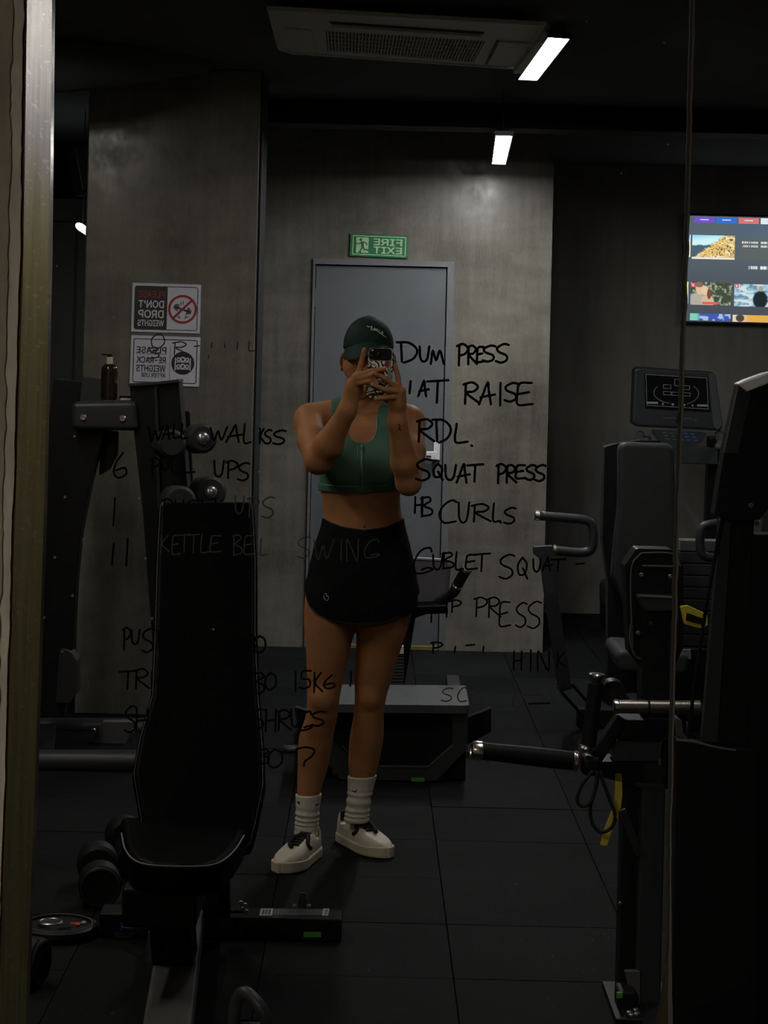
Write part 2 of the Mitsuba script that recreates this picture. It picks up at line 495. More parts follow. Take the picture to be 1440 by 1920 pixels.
part('door_1', 'lock_slot', rbox((hx - 0.042, BACK - 0.06, hz - 0.026), (0.028, 0.006, 0.010), 0.002), 'm_steel_grey')
part('door_1', 'threshold', rbox(((leaf_l + leaf_r) / 2, BACK - 0.012, 0.012), (leaf_r - leaf_l, 0.03, 0.024), 0.003), 'm_threshold', label='brass coloured threshold strip')
for z in (0.25, 1.05, 1.85):
    part('door_1', 'hinge', rod((leaf_l - 0.001, BACK + 0.0, z), (leaf_l - 0.001, BACK + 0.0, z + 0.1), 0.007), 'm_steel_mid')


# ---------------------------------------------------------------- lamps
def lamp_mesh(mesh, radiance, tint=(1, 1, 1)):
    d = mikit.ply(mesh, 'm_white', smooth=False)
    d['emitter'] = {'type': 'area', 'radiance': rgb(*[radiance * t for t in tint])}
    return d


def ceiling_light(poly, z, radiance, label, wires=True, tint=(1.0, 0.99, 0.96)):
    t = thing('ceiling_light', label, 'light', None)
    p = sg.Polygon(poly)
    q = np.array(p.buffer(-0.004, join_style=2).exterior.coords[:4])
    if p.exterior.is_ccw is False:
        q = q[::-1]
    if sg.Polygon(q).exterior.is_ccw:
        q = q[::-1]
    sheet = trimesh.Trimesh(np.column_stack([q, np.full(4, z + 0.002)]), [[0, 1, 2], [0, 2, 3]], process=False)
    part(t, 'diffuser', lamp_mesh(sheet, radiance, tint), None, label='glowing white diffuser')
    part(t, 'housing', cat(prism(p.buffer(0.002, join_style=2), z + 0.012, z + 0.022, 'z'), prism(p.buffer(0.002, join_style=2).difference(p.buffer(-0.003, join_style=2)), z, z + 0.012, 'z')), 'm_steel_black')
    c = np.array(p.exterior.coords[:4])
    for a, b in ((0.5 * (c[0] + c[1]), 0.5 * (c[2] + c[3])),):
        for s in (0.2, 0.8):
            q = a + (b - a) * s
            part(t, 'hanger', rod((q[0], q[1], z + 0.04), (q[0], q[1], CEIL + 0.01), 0.002 if z < 2.75 else 0.006, 8), 'm_steel_grey')
    return t


def lvl(pts, z):
    return [tuple(on_level(a, b, z)[:2]) for a, b in pts]


ceiling_light(lvl([(1027, 70), (1070, 73), (1008, 152), (970, 150)], 2.77), 2.77, LAMP, 'bright linear ceiling light touching the corner of the air conditioner')
ceiling_light(lvl([(928, 254), (962, 255), (949, 309), (921, 308)], 2.60), 2.60, LAMP * 1.9, 'shorter bright linear light hanging close to the concrete wall beside the fire exit sign')
# further lamps of the same row that the photograph leaves outside its frame
ceiling_light([(-1.58, 6.05), (-1.45, 6.05), (-1.45, 7.25), (-1.58, 7.25)], 2.77, LAMP * 0.54, 'linear ceiling light left of the pillar view, hidden behind the trim', tint=(1.0, 0.96, 0.86))
ceiling_light([(-1.85, 4.0), (-1.72, 4.0), (-1.72, 5.2), (-1.85, 5.2)], 2.77, LAMP * 0.55, 'linear ceiling light over the left of the gym, outside the frame', tint=(1.0, 0.88, 0.70))
ceiling_light([(0.62, 4.1), (0.74, 4.1), (0.74, 5.3), (0.62, 5.3)], 2.77, LAMP * 0.36, 'linear ceiling light above the mirror side, outside the frame', tint=(1.0, 0.95, 0.84))
ceiling_light([(3.0, 9.2), (3.12, 9.2), (3.12, 10.6), (3.0, 10.6)], 2.77, LAMP * 0.6, 'linear ceiling light over the treadmill side, outside the frame')
ceiling_light([(-1.25, -1.3), (-1.05, -1.3), (-1.05, 0.1), (-1.25, 0.1)], 2.77, LAMP * 1.5, 'linear ceiling light on the near side of the mirror', tint=(1.0, 0.91, 0.78))
t = thing('tube_light', 'small white tube light seen in the dark corridor left of the pillar', 'light')
tp = W(148, 424, 10.6)
d0, d1 = W(147, 423, 10.3), W(172, 440, 11.4)
part(t, 'diffuser', lamp_mesh(tube(smooth_path([d0, 0.5 * (d0 + d1), d1], 4), [0.016] + [0.020] * 7 + [0.016], 12), LAMP * 0.045, (0.93, 0.98, 1.0)), None)
part(t, 'cap', rod(d1, d1 + (d1 - d0) * 0.03, 0.021), 'm_white')
part(t, 'hanger', rod(0.7 * d0 + 0.3 * d1, (0.7 * d0 + 0.3 * d1) * (1, 1, 0) + (0, 0, CEIL), 0.003, 8), 'm_steel_grey')
part(t, 'hanger', rod(0.3 * d0 + 0.7 * d1, (0.3 * d0 + 0.7 * d1) * (1, 1, 0) + (0, 0, CEIL), 0.003, 8), 'm_steel_grey')

# ---------------------------------------------------------------- air conditioner
t = thing('air_conditioner', 'off white ceiling cassette air conditioner with a dark grille', 'air conditioner')
Z = 2.775
L0 = sg.Polygon(lvl([(500, 15), (1025, 45), (979, 129), (545, 99), (520, 91)], Z))
L1 = sg.Polygon(lvl([(611, 58), (910, 77), (888, 117), (614, 95)], Z))
part(t, 'panel', prism(L0.difference(L1), Z, Z + 0.008, 'z'), 'm_ac', smooth=False)
part(t, 'body', prism(L0.buffer(-0.08), Z + 0.006, CEIL + 0.02, 'z'), 'm_ac_dark', smooth=False)
part(t, 'bevel', prism(L0.buffer(-0.004).difference(L0.buffer(-0.022)), Z - 0.006, Z, 'z'), 'm_ac', smooth=False)
a, b, c, d = (np.array(q) for q in lvl([(611, 58), (910, 77), (888, 117), (614, 95)], Z))
gm = []
for s in np.linspace(0.01, 0.99, 46):
    p, q = a + (b - a) * s, d + (c - d) * s
    gm.append(beam((*p, Z + 0.004), (*q, Z + 0.004), 0.0045, 0.008, 0.001))
for s in np.linspace(0.02, 0.98, 6):
    p, q = a + (d - a) * s, b + (c - b) * s
    gm.append(beam((*p, Z + 0.006), (*q, Z + 0.006), 0.005, 0.008, 0.001))
part(t, 'grille', cat(gm), 'm_ac', smooth=False, label='intake grille of thin crossing bars')
part(t, 'filter', prism(L1, Z + 0.009, Z + 0.014, 'z'), 'm_ac_dark', smooth=False)
part(t, 'louver', flat([(622, 43), (902, 62), (896, 68), (630, 48)], Z - 0.014, Z - 0.002, Z), 'm_ac', smooth=False)
part(t, 'louver_slot', flat([(618, 40), (908, 60), (905, 63), (622, 43)], Z - 0.004, Z + 0.001, Z), 'm_ac_dark', smooth=False)
part(t, 'vent_slot', flat([(556, 54), (562, 54), (568, 86), (561, 88)], Z - 0.003, Z + 0.001, Z), 'm_ac_dark', smooth=False)
part(t, 'corner_cover', flat([(533, 52), (584, 56), (594, 92), (544, 88)], Z - 0.006, Z - 0.001, Z), 'm_ac', smooth=False)
part(t, 'corner_cover', flat([(936, 76), (992, 80), (974, 122), (914, 118)], Z - 0.006, Z - 0.001, Z), 'm_ac', smooth=False)
part(t, 'panel_gap', flat([(931, 75), (934, 75), (914, 119), (910, 119)], Z - 0.004, Z + 0.001, Z), 'm_ac_dark', smooth=False)
part(t, 'air_flap', flat([(1006, 68), (1023, 50), (1000, 92), (980, 125), (962, 124)], Z - 0.03, Z - 0.008, Z), 'm_ac', smooth=False, label='curved air flap at the right end')

# ---------------------------------------------------------------- signs
t = thing('fire_exit_sign', 'green fire exit sign with a running figure above the grey door', 'sign')
c = W(711, 461, BACK - 0.012)
R = rot((0, 1, 0), 1.2)      # hung a little askew


def hung(m):
    return moved(moved(m, None, -c), R, c)


k = 11.14 / FOC
part(t, 'plate', hung(rbox(c, (110 * k, 0.008, 43 * k), 0.002)), 'm_sign_green', label='green plate')
yy = c[1] - 0.004
part(t, 'border', hung(prism(sg.box(c[0] - 50 * k, c[2] - 18 * k, c[0] + 50 * k, c[2] + 18 * k).difference(sg.box(c[0] - 48.5 * k, c[2] - 16.5 * k, c[0] + 48.5 * k, c[2] + 16.5 * k)), yy - 0.0015, yy)), 'm_sign_pale', smooth=False)
part(t, 'panel', hung(prism(rrect(c[0] - 31.5 * k, c[2], 23 * k, 29 * k, k), yy - 0.0015, yy)), 'm_sign_pale', smooth=False)


def stroke(pts, w):
    return sg.LineString(pts).buffer(w / 2, quad_segs=4)


def loc(*p):
    return [(c[0] + a * k, c[2] + b * k) for a, b in p]


man = shapely.union_all([sg.Point(loc((-35, 10))[0]).buffer(2.7 * k), stroke(loc((-32, 5), (-31, -3)), 5.5 * k), stroke(loc((-33, 5), (-38, 2), (-42, 2.5)), 2.2 * k), stroke(loc((-32, 6), (-26, 5), (-23, 1)), 2.2 * k),
                         stroke(loc((-31, -3), (-34, -9), (-37, -13), (-34, -14)), 2.8 * k), stroke(loc((-30, -3), (-28, -8), (-20, -9)), 2.8 * k)])
part(t, 'running_figure', hung(prism(man, yy - 0.003, yy - 0.001)), 'm_sign_green', smooth=False)
part(t, 'lettering', hung(mirrored_text('FIRE', 12 * k, 0.0015, c[0] + 16 * k, c[2] + 7.2 * k, yy, 54 * k)), 'm_sign_pale', smooth=False, label='FIRE in pale letters, mirrored')
part(t, 'lettering', hung(mirrored_text('EXIT', 12 * k, 0.0015, c[0] + 16 * k, c[2] - 8.0 * k, yy, 54 * k)), 'm_sign_pale', smooth=False, label='EXIT in pale letters, mirrored')

Ysg = PILLAR - 0.004
k = Ysg / FOC
c = W(311.5, 578, Ysg)
R = rot((0, 1, 0), 0.35)
t = thing('notice_sign', 'white notice with a black panel and a red prohibition ring reading PLEASE DON\'T DROP WEIGHTS', 'sign')
yy = Ysg - 0.003
part(t, 'plate', hung(rbox((c[0], Ysg, c[2]), (129 * k, 0.005, 92 * k), 0.0015)), 'm_sign_white', label='white plate')
ring = rrect(c[0], c[2], 119 * k, 82 * k, 5 * k)
part(t, 'border', hung(prism(ring.difference(ring.buffer(-1.3 * k)), yy - 0.001, yy)), 'm_sign_dark', smooth=False)
part(t, 'dark_panel', hung(prism(ring.intersection(sg.box(c[0] - 70 * k, c[2] - 60 * k, c[0] + 2 * k, c[2] + 60 * k)), yy - 0.0014, yy)), 'm_sign_dark', smooth=False, label='black panel behind the words')
for s, dz, h, w, m in (('PLEASE', 25.5, 12, 50, 'm_sign_red'), ("DON'T", 7, 13, 48, 'm_sign_white'), ('DROP', -11.5, 14, 48, 'm_sign_white'), ('WEIGHTS', -28.5, 11, 49, 'm_sign_white')):
    part(t, 'lettering', hung(mirrored_text(s, h * k, 0.001, c[0] - 28 * k, c[2] + dz * k, yy - 0.0012, w * k)), m, smooth=False, label=f'{s} in mirrored letters')
o = (c[0] + 31 * k, c[2] - 1 * k)


def loc(*p):
    return [(o[0] + a * k, o[1] + b * k) for a, b in p]


dumb = shapely.union_all([stroke(loc((-13, 4), (13, -5)), 3 * k)] + [shapely.affinity.rotate(sg.box(o[0] + (a - 1.1) * k, o[1] + (b - h) * k, o[0] + (a + 1.1) * k, o[1] + (b + h) * k), -19) for a, b, h in ((-9, 3, 7), (-12, 4, 6), (-15, 5, 4), (9, -3, 7), (12, -4, 6), (15, -5, 4))])
marks = shapely.union_all([stroke(loc((a, b), (c2, d2)), 1.2 * k) for a, b, c2, d2 in ((-3, 8, -3, 14), (1, 9, 1, 15), (-9, -15, -4, -17), (-7, -11, -5, -16), (5, -17, 10, -14), (5, -15, 7, -12))])
part(t, 'barbell_picture', hung(prism(shapely.union_all([dumb, marks]), yy - 0.001, yy)), 'm_ink', smooth=False)
rg = sg.Point(o).buffer(27 * k, quad_segs=16)
ban = shapely.union_all([rg.difference(rg.buffer(-4.2 * k)), stroke(loc((-17, -17), (17, 17)), 4.2 * k)])
part(t, 'prohibition_ring', hung(prism(ban, yy - 0.0018, yy - 0.0006)), 'm_sign_red', smooth=False, label='red ring with a slash')

c = W(309.5, 677, Ysg)
R = rot((0, 1, 0), 0.5)
t = thing('notice_sign', 'white notice with a black disc reading PLEASE RE-RACK WEIGHTS AFTER USE', 'sign')
part(t, 'plate', hung(rbox((c[0], Ysg, c[2]), (130 * k, 0.005, 93 * k), 0.0015)), 'm_sign_white', label='white plate')
ring = rrect(c[0], c[2], 120 * k, 82 * k, 4 * k)
part(t, 'border', hung(prism(ring.difference(ring.buffer(-1.5 * k)), yy - 0.001, yy)), 'm_sign_dark', smooth=False)
part(t, 'rule', hung(prism(shapely.union_all([sg.box(c[0] - 55 * k, c[2] + 12 * k, c[0] + 4 * k, c[2] + 12.7 * k), sg.box(c[0] + 9 * k, c[2] - 34 * k, c[0] + 9.6 * k, c[2] + 30 * k)]), yy - 0.001, yy)), 'm_sign_dark', smooth=False)
for s, dz, h, w in (('PLEASE', 20, 11.5, 56), ('RE-RACK', 1.5, 11.5, 55), ('WEIGHTS', -14.5, 12, 55), ('AFTER USE', -27, 7.5, 46)):
    part(t, 'lettering', hung(mirrored_text(s, h * k, 0.001, c[0] + (-26 if s != 'AFTER USE' else -21) * k, c[2] + dz * k, yy, w * k)), 'm_sign_dark', smooth=False, label=f'{s} in mirrored letters')
o = (c[0] + 33.5 * k, c[2] - 3 * k)
disc = sg.Point(o).buffer(21.5 * k, quad_segs=16)
part(t, 'disc', hung(prism(disc, yy - 0.0012, yy)), 'm_sign_dark', smooth=False, label='black disc')
rk = [stroke(loc((-14, -13), (-14, 9)), 2 * k), stroke(loc((14, -13), (14, 9)), 2 * k), stroke(loc((-14, -11), (14, -11)), 1.5 * k), stroke(loc((-14, 2), (14, 2)), 1.5 * k)]
for zz in (-6, 7):
    for xx, r in ((-8, 4), (0, 5.2), (8, 4)):
        q = sg.Point(loc((xx, zz))[0])
        rk.append(q.buffer(r * k).difference(q.buffer(r * 0.45 * k)))
part(t, 'rack_picture', hung(prism(shapely.union_all(rk), yy - 0.002, yy - 0.001)), 'm_sign_white', smooth=False)

# ---------------------------------------------------------------- television
t = thing('television', 'lit flat television on the dark wall showing rows of colourful programme tiles', 'television')
YT = REAR - 0.07
KS = float(YT / FOC)
tl, br = W(1286, 404, YT), W(1286, 602, YT)
SX, SZ, SW, SH = float(tl[0]), float(tl[2]), 1.16, float(tl[2] - br[2])


def screen_picture(p, n, uv):
    a, b = (p.x - SX) / KS, (SZ - p.z) / KS                # in picture points from the screen's upper left corner
    col = mix((0.080, 0.105, 0.125), (0.055, 0.065, 0.080), smoothstep(20.0, 190.0, b))
    col = mix(col, (0.06, 0.10, 0.16), 0.5 * smoothstep(60, 130, a) * smoothstep(110, 20, b))

    def put(col, x0, x1, y0, y1, c):
        on = (a > x0) & (a < x1) & (b > y0) & (b < y1)
        return dr.select(on, mi.Color3f(c), col)

    for i, c in enumerate([(0.14, 0.07, 0.50), (0.03, 0.13, 0.52), (0.55, 0.14, 0.15), (0.62, 0.66, 0.66), (0.10, 0.40, 0.20), (0.5, 0.3, 0.05), (0.3, 0.1, 0.4), (0.6, 0.6, 0.6)]):
        x0 = 16 + 41.5 * i
        col = put(col, x0, x0 + 38, 2, 13, c)
        col = put(col, x0 + 11, x0 + 27, 6, 8, (0.55, 0.55, 0.62))
    # second row: a cliff of houses under a pale sky, then a text panel
    col = put(col, -1, 10, 36, 78, mix((0.62, 0.62, 0.55), (0.05, 0.22, 0.55), smoothstep(0.35, 0.6, noise(a * 0.3, b * 0.08))))
    cliff = smoothstep(-3.0, 3.0, (a - 36) * 0.75 + (b - 66) * 1.0 + 5 * noise(a * 0.3, b * 0.3))
    houses = mix((0.62, 0.42, 0.12), (0.16, 0.10, 0.05), smoothstep(0.58, 0.72, noise(a * 0.45, b * 0.55)))
    houses = mix(houses, (0.70, 0.62, 0.42), smoothstep(0.6, 0.75, noise(a * 0.35 + 9, b * 0.45)))
    sea = mix((0.50, 0.72, 0.74), (0.06, 0.10, 0.13), smoothstep(54, 57, b + 3 * noise(a * 0.2, 3.0)))
    sea = mix((0.12, 0.50, 0.66), sea, smoothstep(34, 50, b + 0.1 * a))
    col = put(col, 13, 93, 36, 80, mix(sea, houses, cliff))
    col = put(col, 13, 93, 77, 81, (0.66, 0.62, 0.56))
    col = put(col, 99, 400, 40, 80, (0.085, 0.10, 0.10))
    word = smoothstep(0.25, 0.4, noise(a * 0.9, 1.0))
    col = put(col, 106, 175, 46, 50, mix((0.085, 0.10, 0.10), (0.55, 0.56, 0.56), word))
    col = put(col, 108, 190, 53, 57, mix((0.085, 0.10, 0.10), (0.50, 0.52, 0.52), word))
    col = put(col, 120, 180, 92, 98, mix((0.08, 0.10, 0.13), (0.66, 0.68, 0.66), word))
    # third row
    col = put(col, -1, 8, 124, 165, mix((0.40, 0.50, 0.62), (0.62, 0.52, 0.10), smoothstep(0.45, 0.6, noise(a * 0.3, b * 0.09))))
    leaves = mix((0.045, 0.060, 0.035), (0.30, 0.33, 0.26), smoothstep(0.45, 0.8, fbm(a * 0.22, b * 0.22, 4.0, 3)))

    def blob(col, x, y, rx, ry, c):
        return mix(col, c, smoothstep(1.15, 0.85, dr.sqrt(dr.square((a - x) / rx) + dr.square((b - y) / ry))))

    pair = blob(leaves, 25, 158, 15, 14, (0.36, 0.34, 0.28))
    pair = blob(pair, 44, 160, 12, 12, (0.50, 0.40, 0.27))
    pair = blob(pair, 30, 137, 8, 11, (0.58, 0.42, 0.27))
    pair = blob(pair, 39, 140, 7, 9, (0.62, 0.46, 0.31))
    pair = blob(pair, 28, 129, 8, 5, (0.20, 0.12, 0.07))
    pair = blob(pair, 47, 146, 4, 10, (0.16, 0.06, 0.04))
    col = put(col, 12, 90, 124, 167, pair)
    col = put(col, 34, 62, 161, 166, (0.62, 0.10, 0.10))
    city = mix((0.32, 0.48, 0.56), (0.10, 0.22, 0.32), smoothstep(0.45, 0.75, fbm(a * 0.12, b * 0.20, 2.0, 3)))
    city = mix(city, (0.52, 0.60, 0.60), smoothstep(0.6, 0.7, noise(a * 0.08, b * 0.3)))
    city = blob(city, 143, 155, 14, 17, (0.012, 0.018, 0.022))
    city = blob(city, 144, 134, 4, 5, (0.35, 0.27, 0.22))
    col = put(col, 94, 172, 126, 168, city)
    col = put(col, 176, 254, 126, 168, mix(city, (0.3, 0.2, 0.1), 0.5))
    col = put(col, 258, 336, 126, 168, leaves)
    for x0 in (13, 95, 177, 259):
        col = put(col, x0, x0 + 7, 126, 134, (0.62, 0.10, 0.13))
        col = put(col, x0 + 2, x0 + 5, 128, 132, (0.70, 0.45, 0.45))
    # fourth row, cut by the screen's lower edge
    blue = mix((0.05, 0.08, 0.36), (0.30, 0.42, 0.62), smoothstep(0.55, 0.75, noise(a * 0.16, b * 0.2)))
    blue = mix((0.16, 0.52, 0.38), blue, smoothstep(24, 32, a))
    col = put(col, 12, 88, 183, 196, blue)
    amber = mix((0.62, 0.52, 0.36), (0.62, 0.34, 0.06), smoothstep(105, 125, a))
    amber = blob(amber, 106, 190, 8, 7, (0.06, 0.05, 0.04))
    col = put(col, 92, 172, 184, 197, amber)
    col = put(col, 176, 254, 185, 197, blue)
    return col * 1.25


scr = mikit.ply((np.array([[SX, YT - 0.002, SZ - SH], [SX + SW, YT - 0.002, SZ - SH], [SX + SW, YT - 0.002, SZ], [SX, YT - 0.002, SZ]]), np.array([[0, 1, 2], [0, 2, 3]])), 'm_display', smooth=False,
                uv=np.array([[0, 0], [1, 0], [1, 1], [0, 1.0]]))
scr['emitter'] = {'type': 'area', 'radiance': proc(screen_picture)}
part(t, 'screen', scr, None, label='lit screen with rows of tiles')
part(t, 'casing', rbox((SX + SW / 2, YT + 0.022, SZ - SH / 2), (SW + 0.024, 0.044, SH + 0.026), 0.006), 'm_plastic')
part(t, 'wall_mount', box((SX + 0.3, YT + 0.04, SZ - 0.5), (SX + 0.8, REAR, SZ - 0.2)), 'm_steel_black')

# ---------------------------------------------------------------- loudspeaker left of the pillar
t = thing('loudspeaker', 'tilted black loudspeaker on the left side of the pillar', 'loudspeaker')
q = W(160, 318, 9.2)
R = rot((0, 1, 0), -12) @ rot((0, 0, 1), 22)
part(t, 'cabinet', rbox(q + (0.02, 0, 0.0), (0.15, 0.16, 0.21), 0.012, R), 'm_steel_grey')
part(t, 'speaker_grille', rbox(q + (0.02, 0, 0.0) + R @ (0, -0.083, 0.0), (0.136, 0.006, 0.196), 0.003, R), 'm_foam')
part(t, 'bracket', beam(q + (0.03, 0.04, -0.02), (pl + 0.01, q[1] + 0.06, q[2] - 0.03), 0.03, 0.03), 'm_steel_black')
# ---------------------------------------------------------------- helpers for the machines
def S(Y):
    """Metres per pixel at depth Y."""
    return Y / FOC


def plate(pts, Y, depth, r=0.006, b=0.0):
    """A plate cut to an outline given in pixels at depth Y, corners rounded by r, its front edge chamfered by b."""
    p = rpoly(px(pts, Y), r) if r else sg.Polygon(px(pts, Y))
    if b:
        return cat(prism(p.buffer(-b), Y, Y + b), prism(p, Y + b, Y + depth))
    return prism(p, Y, Y + depth)


def ppath(pts, n=6):
    """A smooth path through (pixel x, pixel y, depth) triples."""
    return smooth_path([W(a, b, Y) for a, b, Y in pts], n)


# ---------------------------------------------------------------- A-frame machine in front of the pillar
t = thing('roller_machine', 'black A-frame gym machine with two pairs of foam rollers in front of the pillar', 'gym machine')
part(t, 'top_bracket', cushion(rpoly(px([(133, 754), (254, 752), (258, 808), (133, 806)], 7.95), 0.02), 7.95, 8.12, 0.02), 'm_steel_grey', True, label='rounded black cross bracket')
for a, b in ((156, 783), (230, 785)):
    part(t, 'bolt', lathe([(0.014, 0), (0.014, 0.006), (0.010, 0.010), (0.005, 0.010), (0.004, 0.003), (0, 0.003)], W(a, b, 7.95) + (0, 0.001, 0), (0, -1, 0), 20), 'm_bolt')
part(t, 'post', plate([(100, 711), (152, 716), (152, 840), (120, 1000), (96, 1338), (48, 1338), (68, 1000), (90, 800)], 8.2, 0.1, 0.006, 0.004), 'm_steel_black')
part(t, 'post', plate([(154, 706), (190, 711), (197, 770), (148, 770)], 8.14, 0.1, 0.004, 0.004), 'm_steel_grey')
part(t, 'leg', plate([(146, 795), (197, 800), (172, 900), (152, 1000), (143, 1090), (138, 1190), (120, 1345), (66, 1345), (96, 1100), (120, 940)], 8.02, 0.08, 0.006, 0.004), 'm_steel_black')
post = cat(plate([(243, 722), (292, 720), (300, 1000), (310, 1345), (296, 1345), (284, 1180), (268, 960), (250, 800)], 7.99, 0.16, 0.003), plate([(292, 720), (335, 715), (350, 900), (366, 1100), (380, 1345), (310, 1345), (300, 1000)], 8.0, 0.16, 0.003))
part(t, 'post', post, 'm_steel_black', label='broad folded right post')
part(t, 'post_edge', tube([W(292, 724, 7.985), W(300, 1000, 7.985), W(306, 1200, 7.985)], 0.007, 8), 'm_steel_grey')
part(t, 'post_cap', prism([tuple(W(a, b, 8.0)[[0, 2]]) for a, b in ((241, 724), (292, 721), (337, 716), (336, 711), (292, 716), (243, 719))], 7.97, 8.16), 'm_steel_grey', smooth=False)
part(t, 'gusset', plate([(192, 806), (222, 809), (221, 852), (206, 880), (186, 892), (187, 850)], 8.1, 0.02, 0.004), 'm_steel_black')
part(t, 'roller_post', beam(W(346, 770, 8.25), W(372, 1345, 8.3), 0.05, 0.06), 'm_steel_grey')
part(t, 'roller_pad', plate([(112, 1215), (134, 1224), (144, 1240), (144, 1298), (130, 1318), (104, 1318)], 7.98, 0.10, 0.012), 'm_foam')
for (a, b, r), (a2, b2, r2) in (((309, 834, 27), (366, 824, 28)), ((325, 942, 30), (381, 924, 30))):
    for (u, v, q, Y) in ((a, b, r, 7.80), (a2, b2, r2, 7.98)):
        ax = np.array([0.25, -1.0, 0.06])
        L = 0.17
        k = part(t, 'foam_roller', lathe([(0.016, 0), (q * S(Y) - 0.012, 0), (q * S(Y), 0.012), (q * S(Y), L - 0.012), (q * S(Y) - 0.012, L), (0.016, L)], W(u, v, Y) - ax * 0.02 + (0, 0.06, 0), ax, 32), 'm_foam')
        if u == a2:
            part(k, 'end_cap', lathe([(0.024, 0), (0.026, 0.006), (0.020, 0.014), (0.010, 0.018), (0, 0.018)], W(u, v, Y) + ax * (L - 0.02) / 1.033 + (0, 0.06, 0), ax, 20), 'm_bolt', True, label='chrome end cap')
    part(t, 'roller_bar', beam(W(a, b, 7.90), W(a2, b2, 8.0), 0.03, 0.03), 'm_steel_grey')
part(t, 'rail', rod(W(40, 1366, 8.6), W(330, 1366, 8.6), 0.045, 20, 0.005), 'm_steel_grey')
part(t, 'rail', rod(W(30, 1428, 7.78), W(330, 1428, 7.78), 0.045, 20, 0.005), 'm_steel_grey')
part(t, 'cross_plate', plate([(192, 1354), (254, 1354), (226, 1412), (160, 1412)], 8.3, 0.06, 0.004), 'm_steel_mid')
part(t, 'foot_beam', beam(W(90, 1370, 8.6), W(84, 1425, 7.8), 0.07, 0.07), 'm_steel_black')
part(t, 'foot_beam', beam(W(318, 1370, 8.6), W(312, 1425, 7.8), 0.07, 0.07), 'm_steel_black')
for a, b, Y in ((140, 818, 8.02), (122, 932, 8.02), (103, 1045, 8.02), (83, 1158, 8.02), (157, 1012, 8.02), (136, 1117, 8.02), (117, 1222, 7.98), (261, 934, 7.99), (273, 1047, 7.99), (285, 1160, 7.99)):
    bolt(t, W(a, b, Y), r=0.006)
for a, b in ((175, 1370), (248, 1370)):
    bolt(t, W(a, b, 8.55), r=0.013)

# bottle and tape roll that stand on its bracket
t = thing('pump_bottle', 'dark brown pump bottle with a cream collar standing on the A-frame machine', 'bottle')
q = W(204, 755, 8.02)
q[2] = W(200, 752, 7.95)[2] + 0.003
R0 = 15.5 * S(8.02)
part(t, 'body', lathe([(R0 * 0.9, 0), (R0, 0.006), (R0, 0.116), (R0 * 0.92, 0.128), (R0 * 0.62, 0.138), (R0 * 0.4, 0.141)], q, n=32), 'm_bottle', 40)
part(t, 'collar', lathe([(0.0105, 0), (0.0125, 0.002), (0.0125, 0.026), (0.011, 0.030)], q + (0, 0, 0.138), n=24), 'm_cream', 40, label='cream collar')
part(t, 'pump', cat(lathe([(0.010, 0), (0.010, 0.011), (0.009, 0.013)], q + (0, 0, 0.167), n=20), beam(q + (0.006, 0, 0.176), q + (-0.032, -0.004, 0.178), 0.008, 0.006, 0.002)), 'm_rubber_black', label='black pump nozzle')
t = thing('tape_roll', 'small roll of pale yellow tape lying beside the pump bottle', 'tape roll')
q2 = W(236, 752, 8.06)
q2[2] = q[2]
part(t, 'tape', lathe([(0.014, 0), (0.028, 0), (0.029, 0.004), (0.028, 0.008), (0.014, 0.008)], q2, n=28), 'm_cream')
part(t, 'top_layer', lathe([(0.013, 0), (0.026, 0), (0.026, 0.008), (0.013, 0.008)], q2 + (0, 0, 0.008), n=28), 'm_rubber_black')

# ---------------------------------------------------------------- adjustable bench in front
t = thing('weight_bench', 'black padded adjustable weight bench in the left foreground', 'bench')
P0, P1 = np.array([0, 5.02, 0.50]), np.array([0, 5.55, 1.19])
sdir = (P1 - P0) / np.linalg.norm(P1 - P0)
nrm = np.cross([1.0, 0, 0], sdir)       # points away from the camera and down


def on_pad(a, b):
    w = W(a, b, 1.0) - (0, 0, EYE)
    o = np.array([0, 0, EYE])
    tt = ((P0 - o) @ nrm) / (w @ nrm)
    q = o + w * tt
    return q[0], (q - P0) @ sdir


def pad_mesh(pts, r, y0, y1, er):
    m = cushion(rpoly([on_pad(*p) for p in pts], r, 6), y0, y1, er, 5)
    v = m.vertices
    m.vertices = P0 + np.outer(v[:, 0], [1, 0, 0]) + np.outer(v[:, 1], nrm * np.sign(nrm[1])) + np.outer(v[:, 2], sdir)
    if m.volume < 0:
        m.invert()
    return m


outline = [(297, 936), (476, 937), (482, 1050), (482, 1180), (487, 1300), (496, 1400), (497, 1470), (482, 1545), (470, 1590), (285, 1590), (262, 1545), (246, 1450), (258, 1385), (282, 1300), (287, 1180), (291, 1050)]
part(t, 'back_pad', pad_mesh(outline, 0.02, 0.0, 0.06, 0.018), 'm_vinyl', True, label='tall black back pad')
rim = rpoly([on_pad(*p) for p in outline], 0.02, 6).buffer(-0.006)
rp = np.array(rim.exterior.coords[:-1])
sgn = nrm * np.sign(nrm[1])
part(t, 'piping', tube(np.array([P0 + np.array([1, 0, 0]) * a + sdir * b + sgn * 0.006 for a, b in rp[::2]]), 0.0022, 6, closed=True), 'm_plastic', True)
Z = 0.45
sp = [(228, 1560), (234, 1588), (250, 1609), (278, 1619), (330, 1622), (385, 1621), (415, 1613), (440, 1592), (458, 1564), (466, 1530), (226, 1530)]
seat = rpoly([tuple(on_level(a, b, Z)[:2]) for a, b in sp], 0.012)
m = cushion(seat, -Z, -Z + 0.075, 0.02, 5)
v = m.vertices.copy()
m.vertices = np.column_stack([v[:, 0], v[:, 2], -v[:, 1]])
if m.volume < 0:
    m.invert()
part(t, 'seat_pad', m, 'm_vinyl', True, label='black seat pad')
front = np.array([tuple(on_level(a, b, Z)) for a, b in sp[:9]])
